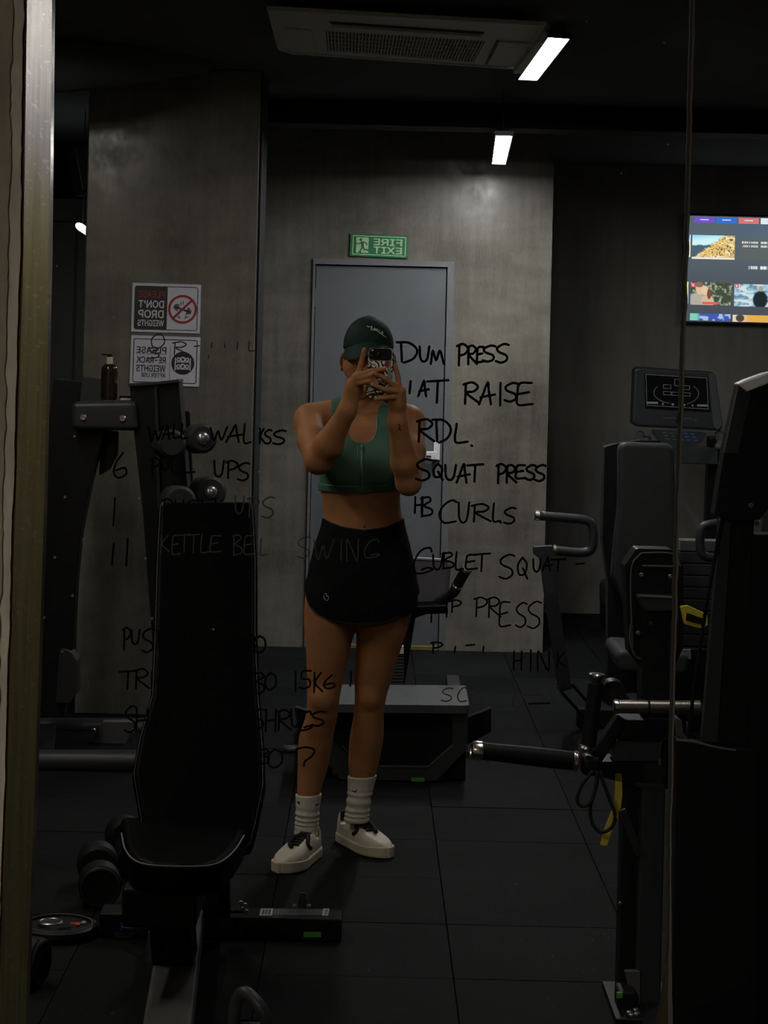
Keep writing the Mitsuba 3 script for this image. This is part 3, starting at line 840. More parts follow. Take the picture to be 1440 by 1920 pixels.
part(t, 'seat_piping', tube(smooth_path(front + (0, 0, -0.003), 5), 0.0022, 6), 'm_piping', True, label='worn pale front edge of the seat')
xm = W(345, 1740, 5.3)[0]
part(t, 'seat_frame', rbox((xm, 4.78, 0.335), (0.17, 0.3, 0.09), 0.01), 'm_steel_black')
part(t, 'seat_post', beam((xm + 0.01, 4.95, 0.13), (xm, 4.85, 0.36), 0.10, 0.07), 'm_steel_black')
bm0, bm1 = W(338, 1770, 5.25)[0], W(318, 1920, 4.65)[0]
part(t, 'main_beam', beam((bm0 + (bm0 - bm1) * 0.62, 5.62, 0.085), (bm1 - (bm0 - bm1) * 0.67, 4.25, 0.085), 0.108, 0.075, 0.008), 'm_steel_mid', label='long base beam towards the mirror')
part(t, 'back_post', beam((xm + 0.05, 5.45, 0.10), (xm + 0.04, 5.40, 0.86), 0.07, 0.06), 'm_steel_black')
part(t, 'back_frame', beam(P0 + (xm, 0.13, 0.05), P0 + (xm + 0.01, 0.47, 0.48), 0.12, 0.05), 'm_steel_black')
part(t, 'adjuster_bar', beam((xm + 0.09, 5.5, 0.09), (xm + 0.10, 5.2, 0.34), 0.035, 0.03), 'm_steel_black')
x0, x1 = W(185, 1758, 5.57)[0], W(640, 1758, 5.57)[0]
part(t, 'stabilizer', rbox(((x0 + x1) / 2, 5.615, 0.033), (x1 - x0, 0.10, 0.062), 0.004), 'm_steel_black', label='wide black floor stabilizer')
zt = 0.0645
for a0, a1, mname in ((489, 513, 'm_label'), (606, 618, 'm_label')):
    part(t, 'sticker', flat([(a0, 1704), (a1, 1704), (a1 - 3, 1717), (a0 - 3, 1717)], zt, zt + 0.0008), mname, smooth=False, label='pale label')
bars = cat([flat([(a, 1706), (a + w_, 1706), (a + w_ - 2, 1715), (a - 2, 1715)], zt, zt + 0.0014) for a, w_ in ((493, 2), (496, 1), (499, 2), (502, 1), (505, 3), (610, 1), (612, 1), (614, 1))])
part(t, 'sticker_print', bars, 'm_ink', smooth=False, kind='stuff')
part(t, 'warning_strip', flat([(515, 1705), (604, 1705), (602, 1716), (512, 1716)], zt, zt + 0.0006), 'm_plastic_light', smooth=False)
part(t, 'strip_print', cat([flat([(a, 1707), (a + 2, 1707), (a, 1714), (a - 2, 1714)], zt, zt + 0.001) for a in range(519, 600, 6)]), 'm_ink', smooth=False, kind='stuff')
part(t, 'level_vial', cat(prism(px([(569, 1748), (602, 1748), (602, 1757), (569, 1757)], 5.563), 5.561, 5.57)), 'm_green', smooth=False, label='green level vial')
part(t, 'level_vial', cat(prism(px([(213, 1750), (250, 1750), (250, 1758), (213, 1758)], 5.563), 5.561, 5.57)), 'm_steel_grey', smooth=False)
part(t, 'indicator', cat(rod(W(229, 1738, 5.555), W(241, 1740, 5.555), 0.004, 10), rod(W(228, 1731, 5.555), W(228, 1744, 5.555), 0.0022, 8)), 'm_blue', label='blue pin')
part(t, 'pop_pin', cat(rod(W(243, 1740, 5.54), W(284, 1736, 5.5), 0.006, 12, 0.001), rod(W(256, 1740, 5.535), W(262, 1739, 5.535), 0.011, 12, 0.002)), 'm_steel_tube')
part(t, 'brass_knob', cat(lathe([(0.009, 0), (0.009, 0.012), (0.006, 0.02), (0, 0.022)], W(263, 1708, 5.62), (0, 0, 1), 14), lathe([(0.012, 0), (0.012, 0.006), (0, 0.006)], W(272, 1712, 5.6), (0, 0, 1), 14)), 'm_orange', True, label='brass knob')
part(t, 'hinge_plate', plate([(287, 1690), (305, 1690), (318, 1716), (320, 1758), (296, 1758)], 5.30, 0.02, 0.003), 'm_steel_mid')
part(t, 'side_post', plate([(278, 1748), (294, 1748), (290, 1806), (272, 1806)], 5.22, 0.03, 0.003), 'm_steel_mid')
part(t, 'orange_tag', plate([(420, 1631), (424, 1631), (423, 1656), (420, 1656)], 5.05, 0.006, 0.0), 'm_orange', smooth=False)
for a, b in ((452, 1693), (460, 1697), (456, 1704), (462, 1709)):
    bolt(t, W(a, b, 5.53), r=0.007)
part(t, 'side_pin', rod(W(402, 1708, 5.5), W(455, 1708, 5.55), 0.006, 12), 'm_steel_grey')
k = part(t, 'wheel_bracket', plate([(562, 1675), (572, 1675), (577, 1702), (558, 1702)], 5.66, 0.012, 0.002), 'm_steel_grey')
for a in (552, 579):
    bolt(t, W(a, 1699, 5.62), (0, -0.3, 1), r=0.006)


# ---------------------------------------------------------------- free weights on the floor
def dumbbell(label, c0, ax, r, L=0.09, group='dumbbells lying beside the bench'):
    t = thing('dumbbell', label, 'dumbbell', group)
    ax = np.asarray(ax, float) / np.linalg.norm(ax)
    for s, o in ((-1, -0.075), (1, 0.075)):
        part(t, 'head', lathe([(0.03, 0), (r - 0.010, 0), (r, 0.010), (r, L - 0.010), (r - 0.010, L), (r - 0.016, L - 0.003), (0.0, L - 0.003)], np.asarray(c0) + ax * o, ax * s, 32), 'm_rubber_black', 40)
        part(t, 'rim', tube([np.asarray(c0) + ax * (o + s * (L - 0.004)) + (r - 0.007) * (np.cos(a) * frame(ax)[:, 0] + np.sin(a) * frame(ax)[:, 1]) for a in np.linspace(0, 2 * np.pi, 33)[:-1]], 0.003, 6, closed=True), 'm_steel_grey')
    part(t, 'handle', tube([np.asarray(c0) + ax * s for s in np.linspace(-0.076, 0.076, 9)], [0.014, 0.014, 0.015, 0.0165, 0.017, 0.0165, 0.015, 0.014, 0.014], 16), 'm_steel_tube', True, label='steel handle')
    return t


R0 = 0.061
c0 = W(176, 1665, 5.90)
c0[2] = R0 + 0.001
dumbbell('black round dumbbell on the floor left of the bench seat, the nearer of two', c0 + (0, 0.10, 0), (0.16, -1, 0), R0)
c0 = W(214, 1610, 6.20)
c0[2] = R0 + 0.001
dumbbell('black round dumbbell half hidden behind the bench seat, the farther of two', c0 + (0.03, 0.15, 0), (0.25, -1, 0), R0)
c0 = W(34, 1870, 5.12)
c0[2] = 0.062
dumbbell('black dumbbell at the bottom left corner, mostly hidden by the metal trim', c0 + (-0.06, 0.03, 0), (0.9, -0.25, 0), 0.061, 0.05, None)
t = thing('weight_plate', 'small black weight plate with a chrome hub and a red insert lying on the floor', 'weight plate')
q = W(110, 1765, 5.585)
q[2] = 0.0
part(t, 'disc', lathe([(0.026, 0.004), (0.088, 0), (0.104, 0.004), (0.108, 0.014), (0.104, 0.026), (0.094, 0.030), (0.088, 0.024), (0.050, 0.024), (0.044, 0.030), (0.026, 0.030)], q, n=48), 'm_rubber_black', 40)
part(t, 'hub', lathe([(0.0255, 0.026), (0.034, 0.028), (0.034, 0.033), (0.0285, 0.035), (0.0255, 0.033)], q + (-0.024, 0.004, 0), n=36), 'm_chrome', 40, label='chrome hub ring')
part(t, 'insert', rbox(q + (0.043, 0.004, 0.027), (0.030, 0.022, 0.006), 0.002), 'm_red', label='red insert')
part(t, 'grip_edge', tube([q + (0.090 * math.cos(a), 0.090 * math.sin(a), 0.030) for a in np.linspace(0, 2 * np.pi, 49)[:-1]], 0.0022, 6, closed=True), 'm_steel_mid')
part(t, 'badge', rbox(q + (0.064, 0.02, 0.027), (0.012, 0.018, 0.006), 0.002), 'm_label')
t = thing('kettlebell', 'black kettlebell handle at the bottom edge below the bench', 'kettlebell')
q = W(470, 1950, 4.40)
q[2] = 0.0
part(t, 'bell', lathe([(0.05, 0), (0.075, 0.006), (0.092, 0.05), (0.094, 0.085), (0.080, 0.125), (0.055, 0.148), (0.0, 0.155)], q, n=36), 'm_rubber_black', True)
part(t, 'handle', tube(smooth_path([q + d for d in ((-0.034, 0, 0.12), (-0.036, 0, 0.17), (-0.030, 0, 0.210), (-0.012, -0.01, 0.226), (0.018, -0.03, 0.205), (0.036, -0.03, 0.165), (0.04, -0.01, 0.12))], 6), 0.014, 14), 'm_steel_grey', True)

# ---------------------------------------------------------------- low machine behind the person
t = thing('hip_machine', 'low black floor machine with a grey deck and upright seat behind the person', 'gym machine')
Zd = 0.30
deck = rpoly([tuple(on_level(a, b, Zd)[:2]) for a, b in ((586, 1283), (873, 1285), (880, 1323), (584, 1320))], 0.02)
part(t, 'deck', prism(deck, Zd - 0.03, Zd, 'z'), 'm_plastic_light', label='grey deck')
Yf = 7.68
part(t, 'front_panel', plate([(600, 1326), (874, 1328), (868, 1402), (815, 1462), (640, 1460), (604, 1420)], Yf + 0.03, 0.06, 0.01), 'm_steel_black')
ringp = sg.Polygon(px([(590, 1326), (878, 1328), (876, 1404), (818, 1464), (640, 1462), (592, 1405)], Yf))
part(t, 'front_frame', prism(ringp.difference(sg.Polygon(px([(620, 1334), (848, 1336), (848, 1396), (803, 1438), (672, 1436), (626, 1392)], Yf))), Yf, Yf + 0.05), 'm_steel_grey', smooth=False)
for p, q_ in (((642, 1398), (673, 1434)), ((803, 1437), (850, 1397)), ((690, 1437), (803, 1438)), ((838, 1330), (876, 1331))):
    part(t, 'frame_edge', beam(W(*p, Yf - 0.002), W(*q_, Yf - 0.002), 0.004, 0.004, 0.001), 'm_steel_mid')
part(t, 'side_foot', plate([(874, 1347), (921, 1328), (921, 1372), (884, 1392), (870, 1400)], 8.25, 0.05, 0.003), 'm_steel_black')
part(t, 'side_foot', plate([(552, 1326), (600, 1340), (600, 1396), (560, 1374)], 8.25, 0.05, 0.003), 'm_steel_black')
part(t, 'foot_cap', lathe([(0.03, 0), (0.034, 0.012), (0.03, 0.024), (0, 0.026)], W(906, 1380, 8.22) * (1, 1, 0) + (0, 0, 0.0), n=20), 'm_steel_mid', True)
part(t, 'foot_cap', lathe([(0.03, 0), (0.034, 0.012), (0.03, 0.024), (0, 0.026)], W(546, 1380, 8.22) * (1, 1, 0) + (0, 0, 0.0), n=20), 'm_steel_mid', True)
part(t, 'level_vial', prism(px([(771, 1458), (796, 1458), (796, 1465), (771, 1465)], Yf), Yf - 0.004, Yf + 0.002), 'm_green', smooth=False, label='green level vial')
zb = 0.29
part(t, 'side_frame', beam((W(610, 1330, Yf)[0], Yf + 0.05, 0.12), (W(600, 1330, 8.6)[0], 8.75, 0.12), 0.06, 0.24), 'm_steel_black')
part(t, 'side_frame', beam((W(862, 1330, Yf)[0], Yf + 0.05, 0.12), (W(850, 1330, 8.6)[0], 8.75, 0.12), 0.06, 0.24), 'm_steel_black')
rb = [plate([(688, 1226 + 6 * i), (757, 1226 + 6 * i), (757, 1230 + 6 * i), (688, 1230 + 6 * i)], 8.30, 0.03, 0.0) for i in range(10)]
part(t, 'ribbed_plate', cat(rb, plate([(690, 1226), (755, 1226), (755, 1292), (690, 1292)], 8.31, 0.03, 0.0)), 'm_plastic_light', smooth=False, label='ribbed grey foot plate')
part(t, 'white_end', plate([(740, 1212), (757, 1212), (757, 1226), (738, 1226)], 8.29, 0.04, 0.003), 'm_white')
part(t, 'seat_back', cushion(rpoly(px([(770, 1046), (843, 1050), (846, 1062), (840, 1132), (836, 1142), (774, 1140)], 8.55), 0.02), 8.55, 8.63, 0.02), 'm_pad_grey', True, label='grey padded seat back')
part(t, 'seat_back_edge', beam(W(776, 1047, 8.552), W(840, 1051, 8.552), 0.012, 0.012, 0.004), 'm_label')
part(t, 'seat_base', cushion(rpoly(px([(742, 1150), (780, 1134), (838, 1132), (840, 1148), (800, 1149), (768, 1160), (742, 1168)], 8.45), 0.006), 8.40, 8.6, 0.01), 'm_vinyl', True)
part(t, 'seat_post', beam(W(760, 1146, 8.62), W(735, 1298, 8.6), 0.09, 0.09), 'm_steel_black')
part(t, 'handle_arm', tube(ppath([(800, 1140, 8.62), (838, 1120, 8.5), (852, 1108, 8.42), (857, 1098, 8.4)]), 0.022, 14), 'm_steel_grey', True)
part(t, 'grip', rod(W(857, 1098, 8.4), W(875, 1066, 8.36), 0.022, 18, 0.003), 'm_rubber_black', label='black rubber grip')
part(t, 'grip_ring', rod(W(856, 1100, 8.4), W(858, 1096, 8.395), 0.026, 18, 0.003), 'm_chrome')
part(t, 'grip_ring', rod(W(873, 1069, 8.365), W(876, 1063, 8.355), 0.025, 18, 0.003), 'm_chrome')

# ---------------------------------------------------------------- treadmill by the far wall
t = thing('treadmill', 'dark treadmill with a wide console standing below the television', 'treadmill')
Yt = 12.0
con = rpoly(px([(1188, 692), (1196, 687), (1334, 696), (1342, 702), (1356, 796), (1352, 808), (1196, 800), (1184, 793)], Yt), 0.012)
part(t, 'console', cushion(con, Yt, Yt + 0.10, 0.02), 'm_plastic', True, label='dark console')
part(t, 'console_side', plate([(1328, 698), (1340, 702), (1354, 796), (1346, 806), (1338, 800)], Yt - 0.008, 0.02, 0.008), 'm_plastic_light')
part(t, 'screen', plate([(1208, 701), (1327, 708), (1332, 773), (1210, 766)], Yt - 0.004, 0.006, 0.004), 'm_display', label='black display')


def outlines(polys, w, Y):
    return prism(shapely.union_all([sg.LineString(px(p, Y)).buffer(w / 2) for p in polys]), Y - 0.001, Y)


ov = [(1268 + 42 * math.cos(a), 736 + 21 * math.sin(a)) for a in np.linspace(-0.5 * np.pi - 1.0, -1.5 * np.pi + 0.3, 14)]
ov2 = [(1268 + 42 * math.cos(a), 738 + 22 * math.sin(a)) for a in np.linspace(-0.5 * np.pi + 0.9, 0.5 * np.pi - 0.5, 14)]


def rc(a, b, w_, h):
    return [(a, b), (a + w_, b + w_ * 0.05), (a + w_, b + h + w_ * 0.05), (a, b + h), (a, b)]


part(t, 'display_lines', outlines([[(1211, 702), (1325, 709), (1328, 767), (1213, 760), (1211, 702)], ov, ov2, rc(1244, 721, 14, 7), rc(1265, 711, 9, 12), rc(1280, 723, 13, 7), rc(1244, 734, 14, 6), rc(1260, 735, 14, 6), rc(1280, 736, 14, 6)], 0.0028, Yt - 0.0045), 'm_display_line', smooth=False)
for a, b, w_ in ((1213, 753, 21), (1307, 758, 20), (1241, 755, 4), (1259, 756, 5), (1280, 757, 5), (1297, 758, 3)):
    part(t, 'display_button', plate([(a, b), (a + w_, b + 0.5), (a + w_, b + 4.5), (a, b + 4)], Yt - 0.006, 0.003, 0), 'm_display_line', smooth=False)
part(t, 'tray_edge', plate([(1214, 797), (1327, 802), (1327, 806), (1214, 801)], Yt - 0.012, 0.03, 0.0), 'm_rubber_black', smooth=False)
part(t, 'logo_plate', outlines([[(1243, 782), (1252, 785), (1262, 783), (1272, 787), (1290, 784), (1306, 790), (1304, 785)]], 0.006, Yt - 0.001), 'm_plastic_light', smooth=False)
part(t, 'keypad', plate([(1222, 806), (1325, 811), (1318, 828), (1300, 836), (1240, 834)], Yt - 0.03, 0.05, 0.008), 'm_plastic')
for i in range(5):
    for j in range(3):
        part(t, 'key', plate([(1242 + 13 * i + 3 * j, 810 + 0.6 * i + 6 * j), (1250 + 13 * i + 3 * j, 810.4 + 0.6 * i + 6 * j), (1250 + 13 * i + 3 * j, 812.4 + 0.6 * i + 6 * j), (1242 + 13 * i + 3 * j, 812 + 0.6 * i + 6 * j)], Yt - 0.033, 0.004, 0.0), 'm_steel_mid' if i < 2 else 'm_blue', smooth=False)
for sx in (1200, 1348):
    part(t, 'handrail', tube(ppath([(sx, 815, Yt + 0.05), (sx + (4 if sx > 1270 else -4), 830, Yt - 0.15), (sx, 838, Yt - 0.55)]), 0.024, 14), 'm_plastic_light', True)
    part(t, 'upright', beam(W(sx - (8 if sx > 1270 else -8), 820, Yt + 0.08), (W(sx, 820, Yt)[0], Yt + 0.25, 0.14), 0.08, 0.10), 'm_steel_black')
part(t, 'cross_bar', beam(W(1210, 850, Yt), W(1345, 855, Yt), 0.05, 0.10), 'm_plastic')
xc = W(1272, 900, Yt)[0]
part(t, 'deck', rbox((xc, 11.55, 0.10), (0.80, 1.7, 0.16), 0.02), 'm_steel_black')
part(t, 'belt', rbox((xc, 11.45, 0.183), (0.52, 1.5, 0.008), 0.003), 'm_foam')
part(t, 'motor_cover', rbox((xc, 12.25, 0.20), (0.80, 0.42, 0.16), 0.04), 'm_plastic')

# ---------------------------------------------------------------- chest press with U handles
t = thing('chest_press_machine', 'dark chest press machine with a tall grey back pad and U shaped handles', 'gym machine')
Yc = 9.0
part(t, 'back_pad', cushion(rpoly(px([(1160, 829), (1264, 832), (1267, 900), (1268, 1000), (1282, 1080), (1272, 1170), (1236, 1225), (1190, 1190), (1160, 1110), (1146, 1083), (1152, 1010), (1159, 950)], Yc), 0.034), Yc, Yc + 0.08, 0.022), 'm_vinyl_grey', True, label='tall grey back pad')
part(t, 'pad_hinge', rod(W(1198, 822, Yc + 0.05), W(1216, 823, Yc + 0.05), 0.006, 12), 'm_chrome')
part(t, 'mast', plate([(1134, 838), (1158, 832), (1200, 826), (1240, 826), (1240, 1300), (1140, 1300), (1140, 1090), (1130, 1010)], Yc + 0.10, 0.10, 0.01, 0.004), 'm_steel_black')
part(t, 'seat', cushion(rpoly(px([(1150, 1215), (1290, 1222), (1284, 1262), (1156, 1256)], Yc - 0.35), 0.03), Yc - 0.42, Yc + 0.02, 0.02), 'm_vinyl_grey', True)
part(t, 'seat_post', beam(W(1215, 1250, Yc - 0.15), (W(1215, 1250, Yc)[0], Yc - 0.15, 0.05), 0.10, 0.10), 'm_steel_black')
part(t, 'base_beam', beam((W(1215, 1300, Yc)[0], Yc - 0.55, 0.04), (W(1215, 1300, Yc)[0], Yc + 0.75, 0.04), 0.10, 0.08), 'm_steel_black')
part(t, 'base_beam', beam((W(1080, 1300, Yc)[0], Yc - 0.05, 0.04), (W(1370, 1300, Yc)[0], Yc - 0.05, 0.04), 0.08, 0.08), 'm_steel_black')
M0 = 1212.5
for s in (1, -1):
    def mx(pts, s=s):
        return [(M0 + s * (a - M0), b + (0 if s > 0 else 9), Y) for a, b, Y in pts]
    part(t, 'handle', tube(ppath(mx([(1013, 967, Yc - 0.3), (1060, 971, Yc - 0.3), (1092, 974, Yc - 0.3), (1107, 980, Yc - 0.3), (1112, 995, Yc - 0.3), (1112, 1016, Yc - 0.3), (1107, 1031, Yc - 0.3), (1092, 1036, Yc - 0.3), (1060, 1034, Yc - 0.3), (1040, 1032, Yc - 0.3)]), 5), 0.020, 14), 'm_steel_grey', True, label='U shaped grip handle')
    a = mx([(1002, 966.5, Yc - 0.3), (1013, 967, Yc - 0.3), (1036, 1031.5, Yc - 0.3), (1043, 1032, Yc - 0.3)])
    part(t, 'handle_tip', rod(W(*a[0]), W(*a[1]), 0.022, 18, 0.004), 'm_chrome', label='chrome handle tip')
    part(t, 'handle_ring', rod(W(*a[2]), W(*a[3]), 0.0235, 18, 0.003), 'm_chrome')
    br_ = [(1001, 1026), (1037, 1024), (1039, 1040), (1036, 1066), (1016, 1070), (1012, 1048), (1001, 1040)]
    part(t, 'bracket', plate([(M0 + s * (a - M0), b + (0 if s > 0 else 9)) for a, b in br_], Yc - 0.33, 0.06, 0.004), 'm_steel_grey')
    arm = mx([(1026, 1062, Yc - 0.3), (1032, 1110, Yc - 0.3), (1044, 1190, Yc - 0.28), (1058, 1285, Yc - 0.25)])
    for p, q_ in zip(arm[:-1], arm[1:]):
        part(t, 'arm', beam(W(*p), W(*q_), 0.055, 0.06, 0.006, up=(0, 1, 0), over=0.008), 'm_steel_grey')
    low = mx([(1058, 1285, Yc - 0.25), (1118, 1352, Yc - 0.05)])
    for off in (-0.028, 0.028):
        d = np.array([off, 0, off * 0.8 * -s * -1 if s < 0 else off * -0.0])
        part(t, 'lower_arm', beam(W(*low[0]) + (off * 0.7 * 1, 0, off * s * 0.7), W(*low[1]) + (off * 0.7, 0, off * s * 0.7), 0.012, 0.05, 0.003, up=(0, 1, 0)), 'm_steel_black')
    part(t, 'arm_link', beam(W(*low[0]) + (-0.03, 0, -0.01), W(*low[0]) + (0.03, 0, 0.012), 0.01, 0.05, 0.003), 'm_steel_mid')
x0, x1 = W(1278, 1060, 9.7)[0], W(1345, 1060, 9.7)[0]
zt_ = W(1310, 1012, 9.7)[2]
for i in range(9):
    part(t, 'weight_plate', rbox(((x0 + x1) / 2 + 0.04, 9.76, zt_ - 0.03 - 0.056 * i), (x1 - x0 + 0.1, 0.12, 0.052), 0.004), 'm_steel_grey' if i else 'm_steel_mid')
part(t, 'stack_base', rbox(((x0 + x1) / 2 + 0.04, 9.76, (zt_ - 0.03 - 0.056 * 9) / 2 + 0.014), (x1 - x0 + 0.16, 0.2, zt_ - 0.03 - 0.056 * 9 + 0.02), 0.01), 'm_steel_black')
part(t, 'stack_plate', plate([(1279, 1218), (1295, 1218), (1296, 1236), (1279, 1236)], 9.64, 0.01, 0.002), 'm_label')

# ---------------------------------------------------------------- cable station at the right, near the mirror
t = thing('cable_station', 'black cable station with chrome tipped handles at the right, nearest the mirror seam', 'gym machine')
Yk = 5.06
part(t, 'lower_column', rbox((W(1220, 1700, Yk)[0], Yk + 0.05, 0.335), (46 * S(Yk), 0.1, 0.67), 0.006), 'm_steel_grey', label='lower column')
part(t, 'side_column', rbox((W(1184, 1700, Yk)[0], Yk + 0.075, 0.335), (34 * S(Yk), 0.09, 0.64), 0.006), 'm_steel_black')
part(t, 'collar', plate([(1192, 1468), (1244, 1470), (1244, 1478), (1192, 1476)], Yk - 0.004, 0.11, 0.003), 'm_steel_grey')
part(t, 'upper_column', plate([(1207, 1146), (1266, 1148), (1262, 1480), (1200, 1478)], Yk + 0.02, 0.10, 0.005, 0.004), 'm_steel_black')
arch = [(1172, 1062), (1194, 1029), (1262, 1031), (1282, 1062), (1282, 1215), (1262, 1258), (1205, 1256), (1180, 1225)]
part(t, 'pulley_housing', plate(arch, Yk + 0.06, 0.09, 0.012, 0.006), 'm_steel_black', label='octagonal pulley housing')
inner = [(1186, 1215), (1183, 1075), (1198, 1042), (1212, 1037), (1262, 1039), (1276, 1062)]
part(t, 'housing_edge', tube(ppath([(a, b, Yk + 0.058) for a, b in inner], 5), 0.0022, 8), 'm_steel_mid')
part(t, 'cross_strip', beam(W(1204, 1061, Yk + 0.056), W(1262, 1062, Yk + 0.056), 0.004, 0.005, 0.001), 'm_steel_mid')
part(t, 'cable_guard', tube(ppath([(1183, 1170, Yk + 0.05), (1181, 1200, Yk + 0.05), (1190, 1228, Yk + 0.05), (1202, 1236, Yk + 0.05)], 5), 0.0025, 8), 'm_steel_mid')
part(t, 'slide_bracket', plate([(1196, 1118), (1266, 1121), (1272, 1146), (1211, 1146), (1204, 1136)], Yk + 0.0, 0.12, 0.004, 0.003), 'm_steel_grey')
part(t, 'bracket_lip', beam(W(1197, 1118, Yk), W(1266, 1121, Yk), 0.006, 0.006, 0.002), 'm_steel_mid')
for a, b in ((1203, 1078), (1257, 1081), (1197, 1187), (1220, 1168)):
    bolt(t, W(a, b, Yk + 0.05 if b < 1100 else Yk + 0.02) + (0, 0.004, 0), r=0.0055)
part(t, 'slide_tube', rod(W(1160, 1325, Yk - 0.03), W(1313, 1326, Yk - 0.03), 0.0165, 28, 0.001), 'm_steel_tube', label='brushed steel tube')
part(t, 'tube_cap', rod(W(1150, 1325, Yk - 0.03), W(1161, 1325, Yk - 0.03), 0.018, 28, 0.003), 'm_chrome')
part(t, 'tube_ring', rod(W(1214, 1325.5, Yk - 0.03), W(1218, 1325.5, Yk - 0.03), 0.0172, 28, 0.0005), 'm_rubber_black')
part(t, 'tube_block', rbox(W(1215, 1365, Yk + 0.03), (0.16, 0.1, 0.055), 0.008), 'm_steel_black')
part(t, 'hook_ring', rod(W(1158, 1383, Yk + 0.0), W(1200, 1383, Yk + 0.0), 0.009, 16, 0.002), 'm_steel_mid')
part(t, 'mount_box', plate([(1150, 1389), (1243, 1390), (1238, 1428), (1150, 1427)], Yk - 0.02, 0.10, 0.004, 0.003), 'm_steel_grey')
part(t, 'mount_base', plate([(1128, 1428), (1244, 1430), (1246, 1474), (1190, 1474), (1132, 1458)], Yk + 0.0, 0.10, 0.004), 'm_steel_black')
part(t, 'arm', beam(W(1102, 1440, Yk - 0.03), W(1165, 1346, Yk + 0.0), 0.035, 0.04, 0.006, up=(0, 1, 0)), 'm_steel_black')
part(t, 'pivot', lathe([(0.010, 0), (0.03, 0.002), (0.033, 0.01), (0.033, 0.04), (0.03, 0.05), (0, 0.05)], W(1150, 1300, Yk + 0.02) + (0, 0.05, 0), (0, -1, 0), 28), 'm_steel_black')
part(t, 'joint', rbox(W(1108, 1433, Yk - 0.03), (0.05, 0.06, 0.05), 0.014), 'm_steel_black')
gp, gq = W(1103, 1400, Yk - 0.05), W(1118, 1279, Yk - 0.05)
k = part(t, 'upright_handle', rod(gp, gq, 0.0185, 24, 0.003), 'm_rubber_black', label='upright black grip')
part(k, 'knob', lathe([(0.013, 0), (0.017, 0.003), (0.0215, 0.016), (0.0215, 0.020), (0.019, 0.023), (0, 0.024)], gq - (gq - gp) * 0.01, gq - gp, 28), 'm_chrome', 35, label='chrome knob')
part(k, 'ring', rod(W(1097, 1410, Yk - 0.055), W(1101, 1401, Yk - 0.052), 0.0195, 24, 0.003), 'm_chrome')
hp, hq = W(904, 1408, Yk - 0.06), W(1078, 1427, Yk - 0.04)
k = part(t, 'level_handle', tube([hp + (hq - hp) * s for s in np.linspace(0, 1, 7)], [0.0215, 0.0215, 0.0225, 0.023, 0.0235, 0.0235, 0.0225], 24), 'm_rubber_black', 40, label='level black grip')
part(k, 'tip', lathe([(0.022, 0), (0.0235, 0.004), (0.0225, 0.020), (0.019, 0.027), (0.014, 0.029), (0.012, 0.026), (0, 0.026)], hp + (hq - hp) * 0.005, hp - hq, 28), 'm_chrome', 35, label='chrome tip')
part(k, 'ring', rod(W(1074, 1426.5, Yk - 0.04), W(1084, 1428, Yk - 0.04), 0.0255, 24, 0.003), 'm_chrome')
k = part(t, 'pin_tag', plate([(1276, 1138), (1290, 1136), (1326, 1152), (1327, 1172), (1316, 1179), (1284, 1170)], Yk - 0.01, 0.02, 0.004), 'm_yellow', label='yellow pin tag')
part(k, 'tag_window', plate([(1288, 1149), (1318, 1160), (1317, 1172), (1286, 1163)], Yk - 0.014, 0.01, 0.002), 'm_rubber_black')
part(t, 'brace', beam(W(1166, 1518, Yk - 0.01), W(1200, 1604, Yk + 0.0), 0.012, 0.02, 0.003), 'm_steel_grey')
part(t, 'gusset', plate([(1172, 1822), (1200, 1822), (1200, 1900), (1190, 1900)], Yk - 0.01, 0.02, 0.002), 'm_steel_mid')
part(t, 'foot', rbox((W(1172, 1880, Yk - 0.02)[0], Yk - 0.02, 0.03), (0.045, 0.08, 0.058), 0.008), 'm_rubber_black')
part(t, 'level_vial', rbox(W(1162, 1866, Yk - 0.065), (0.015, 0.008, 0.015), 0.002), 'm_green', label='green level vial')
part(t, 'foot_plate', rbox((W(1205, 1900, Yk - 0.02)[0], Yk + 0.02, 0.008), (0.16, 0.3, 0.015), 0.003), 'm_steel_black')
for a, b, Y in ((1180, 1904, Yk - 0.08), (1192, 1900, Yk - 0.06), (1184, 1914, Yk - 0.1), (1194, 1912, Yk - 0.09)):
    q = W(a, b, Y)
    bolt(t, q * (1, 1, 0) + (0, 0, 0.014), (0, 0, 1), r=0.008)
bolt(t, W(1163, 1693, Yk + 0.03), (-0.5, -1, 0), r=0.004)
part(t, 'hanging_pin', cat(tube(ppath([(1250, 1384, Yk - 0.03), (1240, 1390, Yk - 0.04), (1237, 1410, Yk - 0.04), (1237, 1424, Yk - 0.04)]), 0.0012, 6), rod(W(1237, 1423, Yk - 0.04), W(1237, 1434, Yk - 0.04), 0.0035, 10)), 'm_chrome')
t = single('strap', 'black looped ankle strap hanging under the level handle of the cable station', 'strap',
           cat([tube(ppath([(a, b, Yk - 0.085 + 0.012 * i) for a, b in pts]), 0.0045, 8) for i, pts in enumerate(([(1112, 1446), (1092, 1470), (1082, 1500), (1094, 1512), (1110, 1500), (1118, 1470), (1120, 1446)], [(1124, 1446), (1140, 1490), (1153, 1528), (1146, 1552), (1126, 1560), (1110, 1542), (1107, 1512), (1118, 1474), (1122, 1446)]))]), 'm_black_cloth', True)
t = single('resistance_band', 'dull yellow resistance band hanging behind the black strap', 'resistance band',
           plate([(1154, 1450), (1166, 1450), (1167, 1490), (1163, 1520), (1146, 1560), (1138, 1586), (1125, 1584), (1135, 1550), (1150, 1512), (1153, 1490)], Yk + 0.0, 0.004, 0.003), 'm_yellow')

